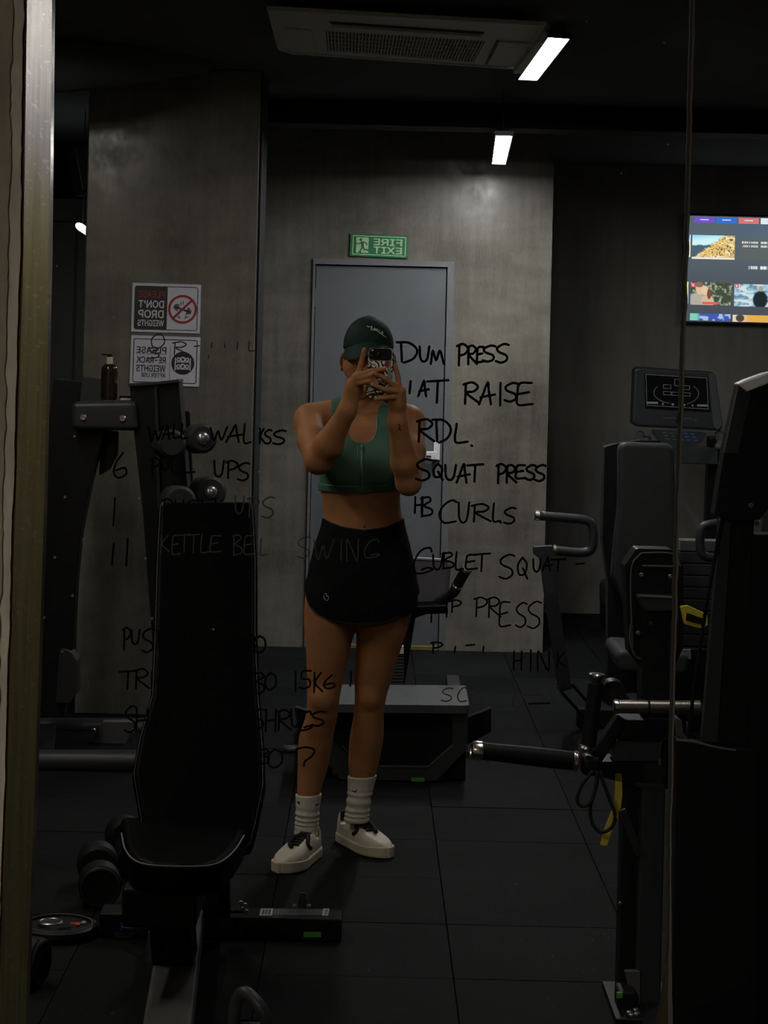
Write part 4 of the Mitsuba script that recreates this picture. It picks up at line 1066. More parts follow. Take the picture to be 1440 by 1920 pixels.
# ---------------------------------------------------------------- weight stack tower at the right edge
t = thing('weight_tower', 'tall black weight stack tower at the right edge with a pale curved top', 'gym machine')
Yw = 4.52
part(t, 'upper_shroud', plate([(1386, 722), (1480, 690), (1480, 900), (1425, 975), (1370, 976), (1340, 966), (1358, 850)], Yw, 0.06, 0.004, 0.004), 'm_steel_black', label='black upper shroud')
part(t, 'shroud_side', plate([(1385, 722), (1408, 736), (1384, 850), (1358, 850)], Yw - 0.004, 0.02, 0.002), 'm_plastic')
part(t, 'top_cap', plate([(1384, 720), (1402, 734), (1440, 719), (1490, 707), (1490, 690), (1438, 699), (1404, 711)], Yw - 0.02, 0.06, 0.002, 0.003), 'm_white', label='pale curved top')
part(t, 'cap_slot', plate([(1432, 722), (1470, 717), (1470, 729), (1432, 733)], Yw - 0.004, 0.02, 0.003), 'm_rubber_black')
part(t, 'mast', plate([(1352, 968), (1414, 972), (1410, 1400), (1322, 1396), (1340, 1150)], Yw + 0.04, 0.05, 0.003, 0.003), 'm_steel_black')
part(t, 'mast_edge', plate([(1352, 975), (1371, 976), (1345, 1392), (1316, 1392), (1336, 1150)], Yw + 0.03, 0.03, 0.002), 'm_plastic')
part(t, 'side_housing', plate([(1411, 1003), (1500, 1003), (1500, 1990), (1392, 1990)], Yw + 0.02, 0.08, 0.003, 0.003), 'm_steel_black')
part(t, 'lower_shroud', plate([(1270, 1388), (1312, 1396), (1375, 1407), (1420, 1407), (1420, 2010), (1258, 2010), (1266, 1600)], Yw - 0.01, 0.06, 0.004, 0.004), 'm_steel_black', label='black lower shroud')
part(t, 'shroud_rim', tube(ppath([(1268, 1388, Yw - 0.012), (1290, 1390, Yw - 0.012), (1312, 1394, Yw - 0.012), (1345, 1402, Yw - 0.012), (1380, 1407, Yw - 0.012)]), 0.003, 8), 'm_steel_mid')
part(t, 'rear_housing', rbox((W(1490, 1300, Yw + 0.2)[0] + 0.05, Yw + 0.22, 0.76), (0.22, 0.24, 1.46), 0.01), 'm_steel_black')
part(t, 'cable_bracket', cat(plate([(1266, 1345), (1278, 1352), (1282, 1378), (1296, 1390), (1270, 1390)], Yw + 0.06, 0.012, 0.002), plate([(1288, 1354), (1294, 1360), (1297, 1390), (1290, 1390)], Yw + 0.06, 0.012, 0.001)), 'm_steel_mid')
part(t, 'cable', tube([W(1354, 972, Yw + 0.02), W(1325, 1130, Yw + 0.03), W(1301, 1290, Yw + 0.05), W(1290, 1392, Yw + 0.06)], 0.0042, 10), 'm_rubber_black')
bolt(t, W(1408, 948, Yw), r=0.006, bsdf='m_steel_mid')
part(t, 'base', rbox((W(1370, 1950, Yw)[0], Yw + 0.12, 0.02), (0.3, 0.44, 0.04), 0.006), 'm_steel_black')
# ---------------------------------------------------------------- the person: one continuous body from a distance field
class Field:
    """A signed distance field on a grid; primitives are blended in smoothly, each in its own block only."""

    def __init__(self, lo, hi, h):
        self.lo, self.h = np.asarray(lo, float), h
        self.n = np.ceil((np.asarray(hi, float) - self.lo) / h).astype(int) + 1
        self.ax = [self.lo[i] + h * np.arange(self.n[i]) for i in range(3)]
        self.D = np.full(self.n, 0.5, np.float32)

    def twin(self, nz=None):
        """An empty field on the same grid (its lowest nz layers)."""
        f = Field.__new__(Field)
        f.lo, f.h, f.n = self.lo, self.h, self.n.copy()
        f.n[2] = nz or f.n[2]
        f.ax = [a[:m] for a, m in zip(self.ax, f.n)]
        f.D = np.full(f.n, 0.5, np.float32)
        return f

    def block(self, lo, hi, m):
        s = []
        for i in range(3):
            a = int(np.clip((lo[i] - m - self.lo[i]) / self.h, 0, self.n[i] - 1))
            b = int(np.clip((hi[i] + m - self.lo[i]) / self.h + 2, 1, self.n[i]))
            s.append(slice(a, max(b, a + 1)))
        g = np.meshgrid(*[self.ax[i][s[i]] for i in range(3)], indexing='ij', sparse=True)
        return tuple(s), g

    def merge(self, s, d, k):
        D = self.D[s]
        if k > 0:
            q = np.maximum(k - np.abs(D - d), 0) / k
            self.D[s] = np.minimum(D, d) - q * q * k * 0.25
        else:
            self.D[s] = np.minimum(D, d)

    def cone(self, a, b, ra, rb, k=0.02, sq=1.0, axis=1, cut=False):
        """A tapered capsule; sq > 1 flattens it along the axis given."""
        a, b = np.asarray(a, float), np.asarray(b, float)
        r = max(ra, rb)
        s, g = self.block(np.minimum(a, b) - r, np.maximum(a, b) + r, k + 0.03)
        m = (a + b) / 2
        f = [1.0, 1.0, 1.0]
        f[axis] = sq
        P = [(g[i] - m[i]) * f[i] for i in range(3)]
        A, B = (a - m) * f, (b - m) * f
        u = B - A
        L = max(u @ u, 1e-12)
        t = np.clip(sum((P[i] - A[i]) * u[i] for i in range(3)) / L, 0, 1)
        d = np.sqrt(sum((P[i] - A[i] - t * u[i]) ** 2 for i in range(3))) - (ra + (rb - ra) * t)
        d = d / max(1.0, sq ** 0.5)
        if cut:
            self.carve(s, d, k)
        else:
            self.merge(s, d.astype(np.float32), k)

    def carve(self, s, d, k):
        D = self.D[s]
        e = -d
        q = np.maximum(k - np.abs(D - e), 0) / k
        self.D[s] = np.maximum(D, e) + q * q * k * 0.25

    def chain(self, pts, rs, k=0.015, **o):
        for i in range(len(pts) - 1):
            self.cone(pts[i], pts[i + 1], rs[i], rs[i + 1], k, **o)

    def ball(self, c, r, k=0.02, R=None, cut=False):
        """An ellipsoid with radii r, turned by R."""
        r = np.asarray(np.broadcast_to(r, 3), float)
        s, g = self.block(np.asarray(c) - r.max(), np.asarray(c) + r.max(), k + 0.03)
        P = [g[i] - c[i] for i in range(3)]
        if R is not None:
            P = [sum(R[j][i] * P[j] for j in range(3)) for i in range(3)]
        q = np.sqrt(sum((P[i] / r[i]) ** 2 for i in range(3)))
        q2 = np.sqrt(sum((P[i] / r[i] ** 2) ** 2 for i in range(3))) + 1e-9
        d = np.where(q < 0.05, -r.min(), q * (q - 1) / q2)
        if cut:
            self.carve(s, d, k)
        else:
            self.merge(s, d.astype(np.float32), k)

    def loft(self, rows, k=0.02):
        """A trunk through rows (z, cx, cy, half width, half depth)."""
        rows = np.array(sorted(rows), float)
        m = 0.03 + k
        r = rows[:, 3:].max()
        s, (x, y, z) = self.block((rows[:, 1].min() - r, rows[:, 2].min() - r, rows[0, 0]), (rows[:, 1].max() + r, rows[:, 2].max() + r, rows[-1, 0]), m)
        zz = np.clip(z, rows[0, 0], rows[-1, 0])
        from scipy.interpolate import PchipInterpolator
        f = PchipInterpolator(rows[:, 0], rows[:, 1:])(zz.ravel())
        cx, cy, a, b = (f[:, i].reshape(zz.shape) for i in range(4))
        q = np.sqrt(((x - cx) / a) ** 2 + ((y - cy) / b) ** 2) + 1e-9
        q2 = np.sqrt(((x - cx) / a ** 2) ** 2 + ((y - cy) / b ** 2) ** 2) + 1e-9
        d = np.where(q < 0.05, -np.minimum(a, b), q * (q - 1) / q2)
        d = np.maximum(d, np.maximum(rows[0, 0] - z, z - rows[-1, 0]))
        self.merge(s, d.astype(np.float32), k)

    def mesh(self, D=None, smooth=4):
        return surface(self.D if D is None else D, self.lo, self.h, smooth)


def surface(D, lo, h, smooth=4):
    """Surface nets: the zero surface of a grid of distances as a mesh."""
    D = np.pad(D, 1, constant_values=0.5)
    lo = np.asarray(lo) - h
    inside = D < 0
    cnt = np.zeros(np.array(D.shape) - 1, np.uint8)
    for c in np.ndindex(2, 2, 2):
        cnt += inside[c[0]:c[0] + cnt.shape[0], c[1]:c[1] + cnt.shape[1], c[2]:c[2] + cnt.shape[2]]
    cells = np.argwhere((cnt > 0) & (cnt < 8))
    idx = np.full(cnt.shape, -1, np.int32)
    idx[tuple(cells.T)] = np.arange(len(cells))
    acc, num = np.zeros((len(cells), 3)), np.zeros(len(cells))
    corners = [np.array(c) for c in np.ndindex(2, 2, 2)]
    val = {tuple(c): D[tuple((cells + c).T)] for c in corners}
    for c in corners:
        for ax in range(3):
            if c[ax] == 0:
                e = c.copy()
                e[ax] = 1
                a, b = val[tuple(c)], val[tuple(e)]
                on = (a < 0) != (b < 0)
                t = np.where(on, a / np.where(on, a - b, 1), 0)
                p = np.repeat(c[None].astype(float), len(cells), 0)
                p[:, ax] = t
                acc += p * on[:, None]
                num += on
    v = lo + h * (cells + acc / num[:, None])
    F = []
    for ax in range(3):
        sl0, sl1 = [slice(None)] * 3, [slice(None)] * 3
        sl0[ax], sl1[ax] = slice(0, -1), slice(1, None)
        e = np.argwhere(inside[tuple(sl0)] != inside[tuple(sl1)])
        o = [i for i in range(3) if i != ax]
        e = e[(e[:, o[0]] > 0) & (e[:, o[1]] > 0) & (e[:, o[0]] < D.shape[o[0]] - 1) & (e[:, o[1]] < D.shape[o[1]] - 1)]
        q = []
        for da, db in ((0, 0), (1, 0), (1, 1), (0, 1)):
            w = e.copy()
            w[:, o[0]] -= da
            w[:, o[1]] -= db
            q.append(idx[tuple(w.T)])
        q = np.column_stack(q)
        first = inside[tuple(e.T)]
        flip = first if ax != 1 else ~first
        q = np.where(flip[:, None], q, q[:, ::-1])
        F += [q[:, [0, 1, 2]], q[:, [0, 2, 3]]]
    m = trimesh.Trimesh(v, np.vstack(F), process=False)
    if m.volume < 0:
        m.invert()
    if smooth:
        from scipy.sparse import coo_matrix
        e = np.unique(np.sort(m.edges, axis=1), axis=0)
        i, j = np.concatenate([e[:, 0], e[:, 1]]), np.concatenate([e[:, 1], e[:, 0]])
        A = coo_matrix((np.ones(len(i)), (i, j)), shape=(len(v), len(v))).tocsr()
        deg = np.maximum(np.asarray(A.sum(1)).ravel(), 1)[:, None]
        x = np.array(m.vertices)
        for n in range(2 * smooth):
            x = x + (0.5 if n % 2 == 0 else -0.52) * (A @ x / deg - x)
        m.vertices = x
    return m


def outline_field(F, pts, Y):
    """Signed distance, over the field's (x, z) grid, to an outline given in pixels at depth Y."""
    poly = sg.Polygon(px(pts, Y))
    X, Z = np.meshgrid(F.ax[0], F.ax[2], indexing='ij')
    p = shapely.points(X.ravel(), Z.ravel())
    d = shapely.distance(poly.exterior, p) * np.where(shapely.contains(poly, p), -1, 1)
    return d.reshape(X.shape)[:, None, :].astype(np.float32)


YB = 6.52                       # depth of the trunk
s0 = YB / FOC


def B(a, b, dy=0.0):
    return W(a, b, YB + dy)


F = Field((-0.34, 6.05, 0.0), (0.24, 6.80, 1.74), 0.0035)
# trunk
rows = []
for y, xc, hw, hd, dy in ((776, 690, 26, 0.046, 0.01), (786, 688, 40, 0.055, 0.008), (800, 686, 72, 0.075, 0.0), (830, 685, 80, 0.098, 0.0), (865, 682, 79, 0.105, 0.0), (905, 678, 76, 0.100, 0.0), (925, 676, 74, 0.095, 0.0), (950, 678, 73, 0.090, 0.0),
                          (975, 681, 75, 0.092, 0.0), (1010, 681, 83, 0.100, 0.005), (1060, 679, 93, 0.108, 0.012), (1105, 677, 97, 0.108, 0.018), (1140, 676, 92, 0.100, 0.018)):
    q = B(xc, y, dy)
    rows.append((q[2], q[0], q[1], hw * s0, hd))
F.loft(rows, 0.0)
# shoulders, chest
sA, sB = B(582, 788, -0.01), B(768, 792, -0.01)
F.cone(B(640, 790, 0.01), sA, 0.050, 0.050, 0.04)
F.cone(B(730, 792, 0.01), sB, 0.050, 0.047, 0.04)
F.cone(B(672, 758, 0.03), B(615, 778, 0.015), 0.036, 0.036, 0.05)
F.cone(B(702, 760, 0.03), B(750, 781, 0.015), 0.036, 0.034, 0.05)
for xx in (646, 716):
    F.ball(B(xx, 868, -0.078), (0.062, 0.052, 0.062), 0.035)
# legs
legA = [((628, 1120), 56, 0.02), ((619, 1173), 49, 0.01), ((614, 1225), 40, 0.0), ((609, 1277), 33.5, -0.005), ((606, 1310), 30.5, -0.012), ((604, 1335), 29.5, -0.008), ((592, 1387), 32, 0.015), ((586, 1441), 28, 0.02), ((579, 1485), 22, 0.01), ((576, 1530), 19, 0.0), ((574, 1565), 20, 0.0)]
legB = [((722, 1120), 56, 0.03), ((717, 1173), 49, 0.04), ((708, 1225), 41, 0.05), ((699, 1277), 34.5, 0.058), ((695, 1305), 30, 0.058), ((692, 1335), 28.5, 0.065), ((687, 1387), 32, 0.09), ((682, 1428), 29, 0.10), ((678, 1463), 23.5, 0.10), ((672, 1505), 19.5, 0.09), ((668, 1540), 21, 0.09)]
for L in (legA, legB):
    F.loft([(*B(*p, d)[[2, 0, 1]], r * s0, r * s0 * 1.06) for p, r, d in L], 0.02)
for p, d in (((607, 1312), -0.052), ((693, 1308), 0.018)):
    F.ball(B(*p, d), (0.030, 0.022, 0.034), 0.02)
# neck and head
hc = B(690, 664, -0.03)
F.cone(B(688, 778, 0.02), B(689, 728, 0.0), 0.047, 0.044, 0.03)
F.ball(hc + (0, 0.02, 0.012), (0.073, 0.092, 0.098), 0.02)
F.cone(B(688, 690, -0.065), B(690, 724, -0.085), 0.055, 0.030, 0.04)
F.cone(B(662, 690, -0.035), B(672, 716, -0.06), 0.030, 0.022, 0.03)
F.cone(B(716, 690, -0.035), B(708, 716, -0.06), 0.030, 0.022, 0.03)
F.cone(B(692, 672, -0.125), B(692, 692, -0.143), 0.008, 0.012, 0.015)       # nose
F.ball(B(684, 693, -0.135), 0.008, 0.008)
F.ball(B(700, 693, -0.135), 0.008, 0.008)
F.cone(B(678, 706, -0.120), B(704, 706, -0.120), 0.006, 0.006, 0.012)      # lips
F.cone(B(680, 710, -0.118), B(702, 710, -0.118), 0.006, 0.006, 0.012)
for xx in (673, 711):
    F.ball(B(xx, 672, -0.128), (0.016, 0.010, 0.011), 0.012, cut=True)     # eye sockets
    F.ball(B(xx, 672, -0.110), (0.013, 0.012, 0.010), 0.004)
    F.cone(B(xx - 9, 664, -0.118), B(xx + 9, 664, -0.118), 0.006, 0.006, 0.012)
for xx, s in ((643, -1), (737, 1)):                                        # ears
    F.ball(B(xx, 679, 0.0), (0.008, 0.018, 0.030), 0.006, rot((0, 0, 1), 25 * s))
    F.ball(B(xx + 2.5 * s, 679, -0.010), (0.004, 0.009, 0.018), 0.004, rot((0, 0, 1), 25 * s), cut=True)
# arms
eA, wA = W(597, 864, 6.28), W(651, 770, 6.20)
F.chain([sA, 0.5 * (sA + eA) + (-0.004, 0, 0), eA], [0.050, 0.047, 0.040], 0.02)
F.chain([eA, 0.65 * eA + 0.35 * wA + (0.0, 0.0, -0.004), wA], [0.040, 0.043, 0.0265], 0.015)
eB, wB = W(766, 905, 6.30), W(745, 793, 6.21)
F.chain([sB, 0.5 * (sB + eB) + (0.006, 0, 0), eB], [0.047, 0.043, 0.038], 0.02)
F.chain([eB, 0.65 * eB + 0.35 * wB, wB], [0.038, 0.042, 0.0265], 0.015)
# hands: the phone lies between them; fingers in front of its back, thumbs behind it
YP = 6.165


def H(a, b, d=0.0):
    return W(a, b, YP + d)


F.cone(wA, H(664, 724, 0.03), 0.0255, 0.027, 0.02, 1.35)
F.cone(H(664, 728, 0.03), H(671, 708, 0.015), 0.023, 0.019, 0.012)
fingers = [([(671, 704, 0.014), (677, 681, 0.014), (683, 655, 0.010)], (0.0095, 0.0082, 0.0068)),
           ([(672, 704, 0.006), (697, 695.5, -0.012), (721, 692.5, -0.010)], (0.0095, 0.0082, 0.0066)),
           ([(671, 711, 0.006), (697, 703.5, -0.016), (707, 718, -0.011)], (0.0095, 0.0082, 0.0070)),
           ([(669, 719, 0.008), (693, 715, -0.013), (701, 724, -0.011)], (0.0090, 0.0075, 0.0064)),
           ([(664, 738, 0.03), (678, 744, 0.035), (694, 738, 0.031)], (0.011, 0.0095, 0.008))]
F.cone(wB, H(744, 752, 0.03), 0.0255, 0.026, 0.02, 1.35)
F.cone(H(746, 756, 0.03), H(750, 734, 0.016), 0.023, 0.019, 0.012)
fingers += [([(749, 730, 0.014), (746, 707, 0.012), (741, 685, 0.008)], (0.0095, 0.0082, 0.0068)),
            ([(745, 727, 0.004), (722, 710, -0.013), (701, 700, -0.024)], (0.0095, 0.0082, 0.0066)),
            ([(745, 734, 0.004), (722, 731, -0.015), (699, 722, -0.026)], (0.0095, 0.0082, 0.0068)),
            ([(742, 744, 0.008), (722, 746, -0.012), (705, 748, -0.010)], (0.0090, 0.0075, 0.0062)),
            ([(738, 756, 0.03), (724, 748, 0.036), (714, 730, 0.031)], (0.011, 0.0095, 0.008))]
for pts, rs in fingers:
    F.chain([H(*p) for p in pts], rs, 0.003)
body = F.mesh(smooth=5)
t = thing('person', 'person in green sports bra, black shorts and cap, standing and holding up a phone', 'person')
part(t, 'body', body, 'm_skin', True)

# clothes follow the body's own distance field
noise_x, noise_z = np.meshgrid(F.ax[0], F.ax[2], indexing='ij')
TR = F.twin()
TR.loft(rows, 0.0)
TR.cone(B(640, 790, 0.01), sA, 0.044, 0.040, 0.04)
TR.cone(B(730, 792, 0.01), sB, 0.044, 0.040, 0.04)
TR.cone(B(672, 758, 0.03), B(615, 778, 0.015), 0.036, 0.036, 0.05)
TR.cone(B(702, 760, 0.03), B(750, 781, 0.015), 0.036, 0.034, 0.05)
for xx in (646, 716):
    TR.ball(B(xx, 868, -0.078), (0.062, 0.052, 0.062), 0.035)
TR.cone(B(648, 880, -0.085), B(714, 880, -0.085), 0.042, 0.042, 0.04)       # cloth spans the middle of the chest
bra_line = [(596, 923), (594, 880), (612, 845), (621, 800), (619, 742), (641, 742), (642, 775), (645, 803), (654, 822), (668, 829), (680, 831), (692, 829), (703, 820), (708, 800), (708, 742), (730, 742), (735, 790), (741, 830), (768, 850), (772, 900), (766, 921), (700, 923), (685, 925), (665, 922)]
edge = outline_field(F, bra_line, YB - 0.09)
wrinkle = 0.0016 * (meshkit.fbm(np.stack([noise_x * 30, noise_z * 12, noise_x * 0], -1), 3)[:, None, :] - 0.5)
bra = np.maximum(TR.D - 0.006 + wrinkle, edge)
kb = part(t, 'sports_bra', surface(bra.astype(np.float32), F.lo, F.h, 4), 'm_bra', True, label='green zip front sports bra')
band = outline_field(F, [(590, 908), (680, 910), (775, 905), (775, 921), (700, 923), (685, 925), (665, 923), (590, 924)], YB - 0.09)
part(kb, 'band', surface(np.maximum(TR.D - 0.0085, band).astype(np.float32), F.lo, F.h, 4), 'm_bra', True, label='elastic chest band')


def on_front(D, a, b, off=0.0, iso=0.0, y_from=None):
    """The point where the line of sight through a pixel first meets the surface D = iso."""
    d = W(a, b, 1.0) - (0, 0, EYE)
    for Y in np.arange(6.06, 6.75, 0.0008):
        q = np.array([0, 0, EYE]) + d * Y
        i = np.round((q - F.lo) / F.h).astype(int)
        if np.all(i >= 0) and np.all(i < F.n) and D[tuple(i)] < iso:
            return q + (0, off, 0)
    return np.array([0, 0, EYE]) + d * YB


zy = [on_front(bra, 679, y, -0.001) for y in range(831, 922, 6)]
part(kb, 'zip', tube(smooth_path(zy, 2), 0.0042, 8), 'm_bra_trim', True, label='front zip')
for xx in (671, 687):
    part(kb, 'stitch_line', tube(smooth_path([on_front(bra, xx, y, 0.0002) for y in range(838, 920, 9)], 2), 0.0014, 6), 'm_bra_trim', True)
q = on_front(bra, 679, 842, -0.006)
part(kb, 'zip_pull', rbox(q + (0, 0, -0.004), (0.008, 0.004, 0.026), 0.0018), 'm_bra_trim')
nl = [(643, 790), (646, 806), (655, 822), (668, 829), (680, 831), (692, 829), (702, 820), (707, 802), (707, 780)]
part(kb, 'neck_trim', tube(smooth_path([on_front(TR.D, a, b, 0.0, 0.006) for a, b in nl], 4), 0.0022, 8), 'm_bra_trim', True)

# shorts
SH_ = F.twin()
srow = []
for y, xc, hw, hd, dy in ((970, 681, 75, 0.098, 0.0), (995, 681, 81, 0.106, 0.004), (1030, 680, 92, 0.112, 0.008), (1070, 679, 101, 0.118, 0.012), (1110, 678, 106, 0.118, 0.014), (1150, 677, 107, 0.114, 0.014), (1185, 676, 107, 0.110, 0.014)):
    q = B(xc, y, dy)
    srow.append((q[2], q[0], q[1], hw * s0, hd))
SH_.loft(srow, 0.0)
SH_.cone(B(622, 1120, 0.01), B(618, 1185, 0.008), 0.092, 0.090, 0.02)
SH_.cone(B(728, 1120, 0.02), B(722, 1185, 0.03), 0.092, 0.090, 0.02)
short_line = [(600, 974), (640, 988), (682, 994), (725, 989), (762, 973), (775, 1040), (792, 1090), (790, 1118), (776, 1132), (766, 1146), (748, 1160), (722, 1170), (690, 1174), (668, 1171), (650, 1172), (622, 1166), (600, 1156), (582, 1142), (573, 1128), (568, 1090), (584, 1030)]
edge = outline_field(F, short_line, YB - 0.1)
fold = 0.010 * (meshkit.fbm(np.stack([noise_x * 17 + 2 * np.sin(noise_z * 9), noise_z * 5, noise_x * 0 + 3], -1), 3)[:, None, :] - 0.5)
shorts = np.maximum(np.minimum(SH_.D + fold, F.D - 0.004), edge)
ks = part(t, 'shorts', surface(shorts.astype(np.float32), F.lo, F.h, 3), 'm_shorts', True, label='loose black running shorts')
part(ks, 'back_panel', surface(np.maximum(SH_.D + 0.004, outline_field(F, [(760, 1090), (788, 1095), (797, 1126), (780, 1142), (762, 1150), (740, 1150)], YB + 0.02)).astype(np.float32), F.lo, F.h, 3), 'm_shorts', True)
hem = [(573, 1128), (582, 1142), (600, 1156), (622, 1166), (650, 1171), (690, 1173), (722, 1169), (748, 1159), (766, 1145), (775, 1133)]
part(ks, 'hem', tube(smooth_path([on_front(shorts, a + (1.5 if a < 676 else -1.5), b - 2, 0.0) for a, b in hem], 3), 0.0022, 6), 'm_black_cloth', True)
lg = [on_front(shorts, a, b, -0.0005) for a, b in ((613, 1113), (609, 1114), (607, 1118), (609, 1124), (613, 1126), (616, 1123), (615, 1118), (611, 1117))]
part(ks, 'logo', tube(smooth_path(lg, 4), 0.0016, 6), 'm_label', True, label='small silver looped logo')

# socks
for L, top, side in ((legA, 1490, 0), (legB, 1464, 1)):
    SK = F.twin(90)
    SK.loft([(*B(*p, d)[[2, 0, 1]], r * s0 + 0.004, r * s0 * 1.06 + 0.004) for p, r, d in L[6:]], 0.0)
    zz = SK.ax[2][None, None, :]
    xx_ = SK.ax[0][:, None, None]
    ztop = B(600, top)[2]
    rip = 0.0023 * np.sin(zz * 330 + 8 * xx_ + 2.5 * np.sin(zz * 60)) * np.clip((ztop - 0.03 - zz) / 0.03, 0, 1) * np.clip((zz - 0.085) / 0.02, 0.25, 1) + 0.0006 * np.sin(np.arctan2(SK.ax[1][None, :, None] - B(*L[8][0], L[8][2])[1], xx_ - B(*L[8][0])[0]) * 36)
    sd = np.maximum(SK.D - rip - 0.001, zz - ztop - 0.05 * (xx_ - B(*L[8][0])[0]))
    kk = part(t, 'sock', surface(sd.astype(np.float32), SK.lo, SK.h, 2), 'm_sock', True, label='white ribbed crew sock')
    marks_ = ([((557, 1503), (560, 1508), (562, 1509), (561, 1503))], [((590, 1510), (593, 1511), (600, 1507), (594, 1507))]) if side == 0 else ([((655, 1477), (661, 1483), (666, 1484), (669, 1481), (668, 1478), (664, 1480))],)
    for mk in marks_:
        P = [on_front(np.concatenate([sd, np.full((sd.shape[0], sd.shape[1], F.n[2] - sd.shape[2]), 0.5)], 2), a, b, -0.0012) for a, b in mk[0]]
        P = np.array(P)
        c_ = P.mean(0)
        v = np.vstack([P, P + (0, 0.003, 0)])
        n_ = len(P)
        m = trimesh.convex.convex_hull(v) if n_ == 4 else tube(smooth_path(P[:4], 3), np.linspace(0.0012, 0.0024, 10), 6)
        part(kk, 'logo', m, 'm_black_cloth', label='small black tick')


# shoes: built along +x (heel at 0, toe at 0.285), then turned and set on the floor
def make_shoe(heel, toe, swap):
    G = Field((-0.02, -0.07, 0.0), (0.31, 0.07, 0.14), 0.003)
    # outline of the foot: half widths along its length
    xs_, hw_ = [0.0, 0.008, 0.03, 0.08, 0.14, 0.20, 0.235, 0.260, 0.277, 0.285, 0.288], [0.012, 0.022, 0.030, 0.033, 0.037, 0.046, 0.043, 0.034, 0.022, 0.011, 0.001]
    bend = lambda x: 0.010 * np.sin(np.clip(x / 0.29, 0, 1) * math.pi) * (1 if swap else -1)
    X, Y_, Z_ = np.meshgrid(*G.ax, indexing='ij', sparse=True)
    from scipy.interpolate import PchipInterpolator
    half = PchipInterpolator(xs_, hw_)(np.clip(X, 0, 0.288))
    half = np.where(X > 0.205, 0.0465 * np.sqrt(np.clip(1 - ((X - 0.205) / 0.0832) ** 2, 0.0004, 1)), half)
    d2 = np.abs(Y_ - bend(X)) - half
    d2 = np.maximum(d2, np.maximum(-X, X - 0.288)) * 0.8
    sole = np.maximum(d2 - 0.004, np.maximum(0.0 - Z_, Z_ - (0.030 + 0.006 * np.clip((X - 0.2) / 0.09, 0, 1))))
    top = np.interp(X, [0, 0.02, 0.07, 0.10, 0.15, 0.20, 0.24, 0.27, 0.288], [0.092, 0.096, 0.080, 0.086, 0.080, 0.066, 0.056, 0.046, 0.034])
    q = np.clip((Z_ - 0.02) / np.maximum(top - 0.02, 0.01), 0, 1.5)
    side = np.abs(Y_ - bend(X)) - half * np.sqrt(np.clip(1.0 - 0.62 * q ** 3.2, 0.02, 1))
    up = np.maximum(np.maximum(side, np.maximum(-X, X - 0.286)) * 0.8, np.maximum(Z_ - top, 0.01 - Z_))
    collar = np.sqrt(((X - 0.052) / 0.046) ** 2 + ((Y_ - bend(X)) / 0.027) ** 2) - 1
    up = np.maximum(up, -np.maximum(collar * 0.027, 0.062 - Z_))
    fw = (np.asarray(toe) - heel) * (1, 1, 0)
    fw /= np.linalg.norm(fw)
    Rm = np.column_stack([fw, np.cross((0, 0, 1), fw), (0, 0, 1)])
    put_ = lambda m: moved(m, Rm, (heel[0], heel[1], 0.0015))
    k = numbered(f'{t}__shoe')
    scene[k] = mikit.ply(put_(surface(up.astype(np.float32), G.lo, G.h, 4)), 'm_shoe', smooth=True)
    labels[k] = {'label': 'white low top sneaker'}
    part(k, 'sole', put_(surface(sole.astype(np.float32), G.lo, G.h, 3)), 'm_sole', True, label='cream rubber sole')
    tp = lambda x: float(np.interp(x, [0, 0.02, 0.07, 0.10, 0.15, 0.20, 0.24], [0.092, 0.096, 0.080, 0.086, 0.080, 0.066, 0.056]))
    bx_ = lambda x: float(bend(x))
    pts = [(x, bx_(x), tp(x) + 0.001) for x in np.linspace(0.098, 0.19, 8)]
    tong = []
    for i in range(len(pts) - 1):
        tong.append(beam(pts[i], pts[i + 1], 0.038 - 0.0015 * i, 0.007, 0.002, over=0.003))
    part(k, 'tongue', put_(cat(tong)), 'm_black_cloth', label='black tongue')
    for i, x in enumerate((0.125, 0.143, 0.160, 0.176, 0.192)):
        z = tp(x)
        w_ = 0.024
        b_ = bx_(x)
        part(k, 'lace', put_(tube(smooth_path([(x - 0.004, b_ - w_, z - 0.011), (x, b_ - w_ * 0.5, z + 0.003), (x + 0.004, b_, z + 0.006), (x + 0.002, b_ + w_ * 0.5, z + 0.003), (x - 0.002, b_ + w_, z - 0.011)], 4), 0.0030, 6)), 'm_black_cloth', True)
    s_ = 1 if swap else -1
    for pts in ([(0.125, 0, 0.0), (0.135, 0.022 * s_, 0.004), (0.165, 0.034 * s_, -0.012), (0.150, 0.038 * s_, -0.030)], [(0.13, 0, 0.0), (0.165, -0.014 * s_, 0.006), (0.200, -0.010 * s_, 0.004), (0.215, 0.004, 0.002)]):
        part(k, 'bow', put_(tube(smooth_path([(x, bx_(x) + y, tp(0.13) + dz + 0.006 - 0.25 * max(0, x - 0.13)) for x, y, dz in pts], 5), 0.0070, 8)), 'm_black_cloth', True)
    part(k, 'heel_tab', put_(rbox((0.004, bx_(0.0), 0.080), (0.012, 0.030, 0.032), 0.005)), 'm_black_cloth', label='black heel tab')


for tx, ty, TY, dx, dy, sw in ((522, 1641, 6.28, -0.36, -0.93, True), (729, 1609, 6.505, 0.537, -0.843, False)):
    toe = W(tx, ty, TY) * (1, 1, 0)
    make_shoe(toe - 0.288 * np.array([dx, dy, 0]), toe, sw)

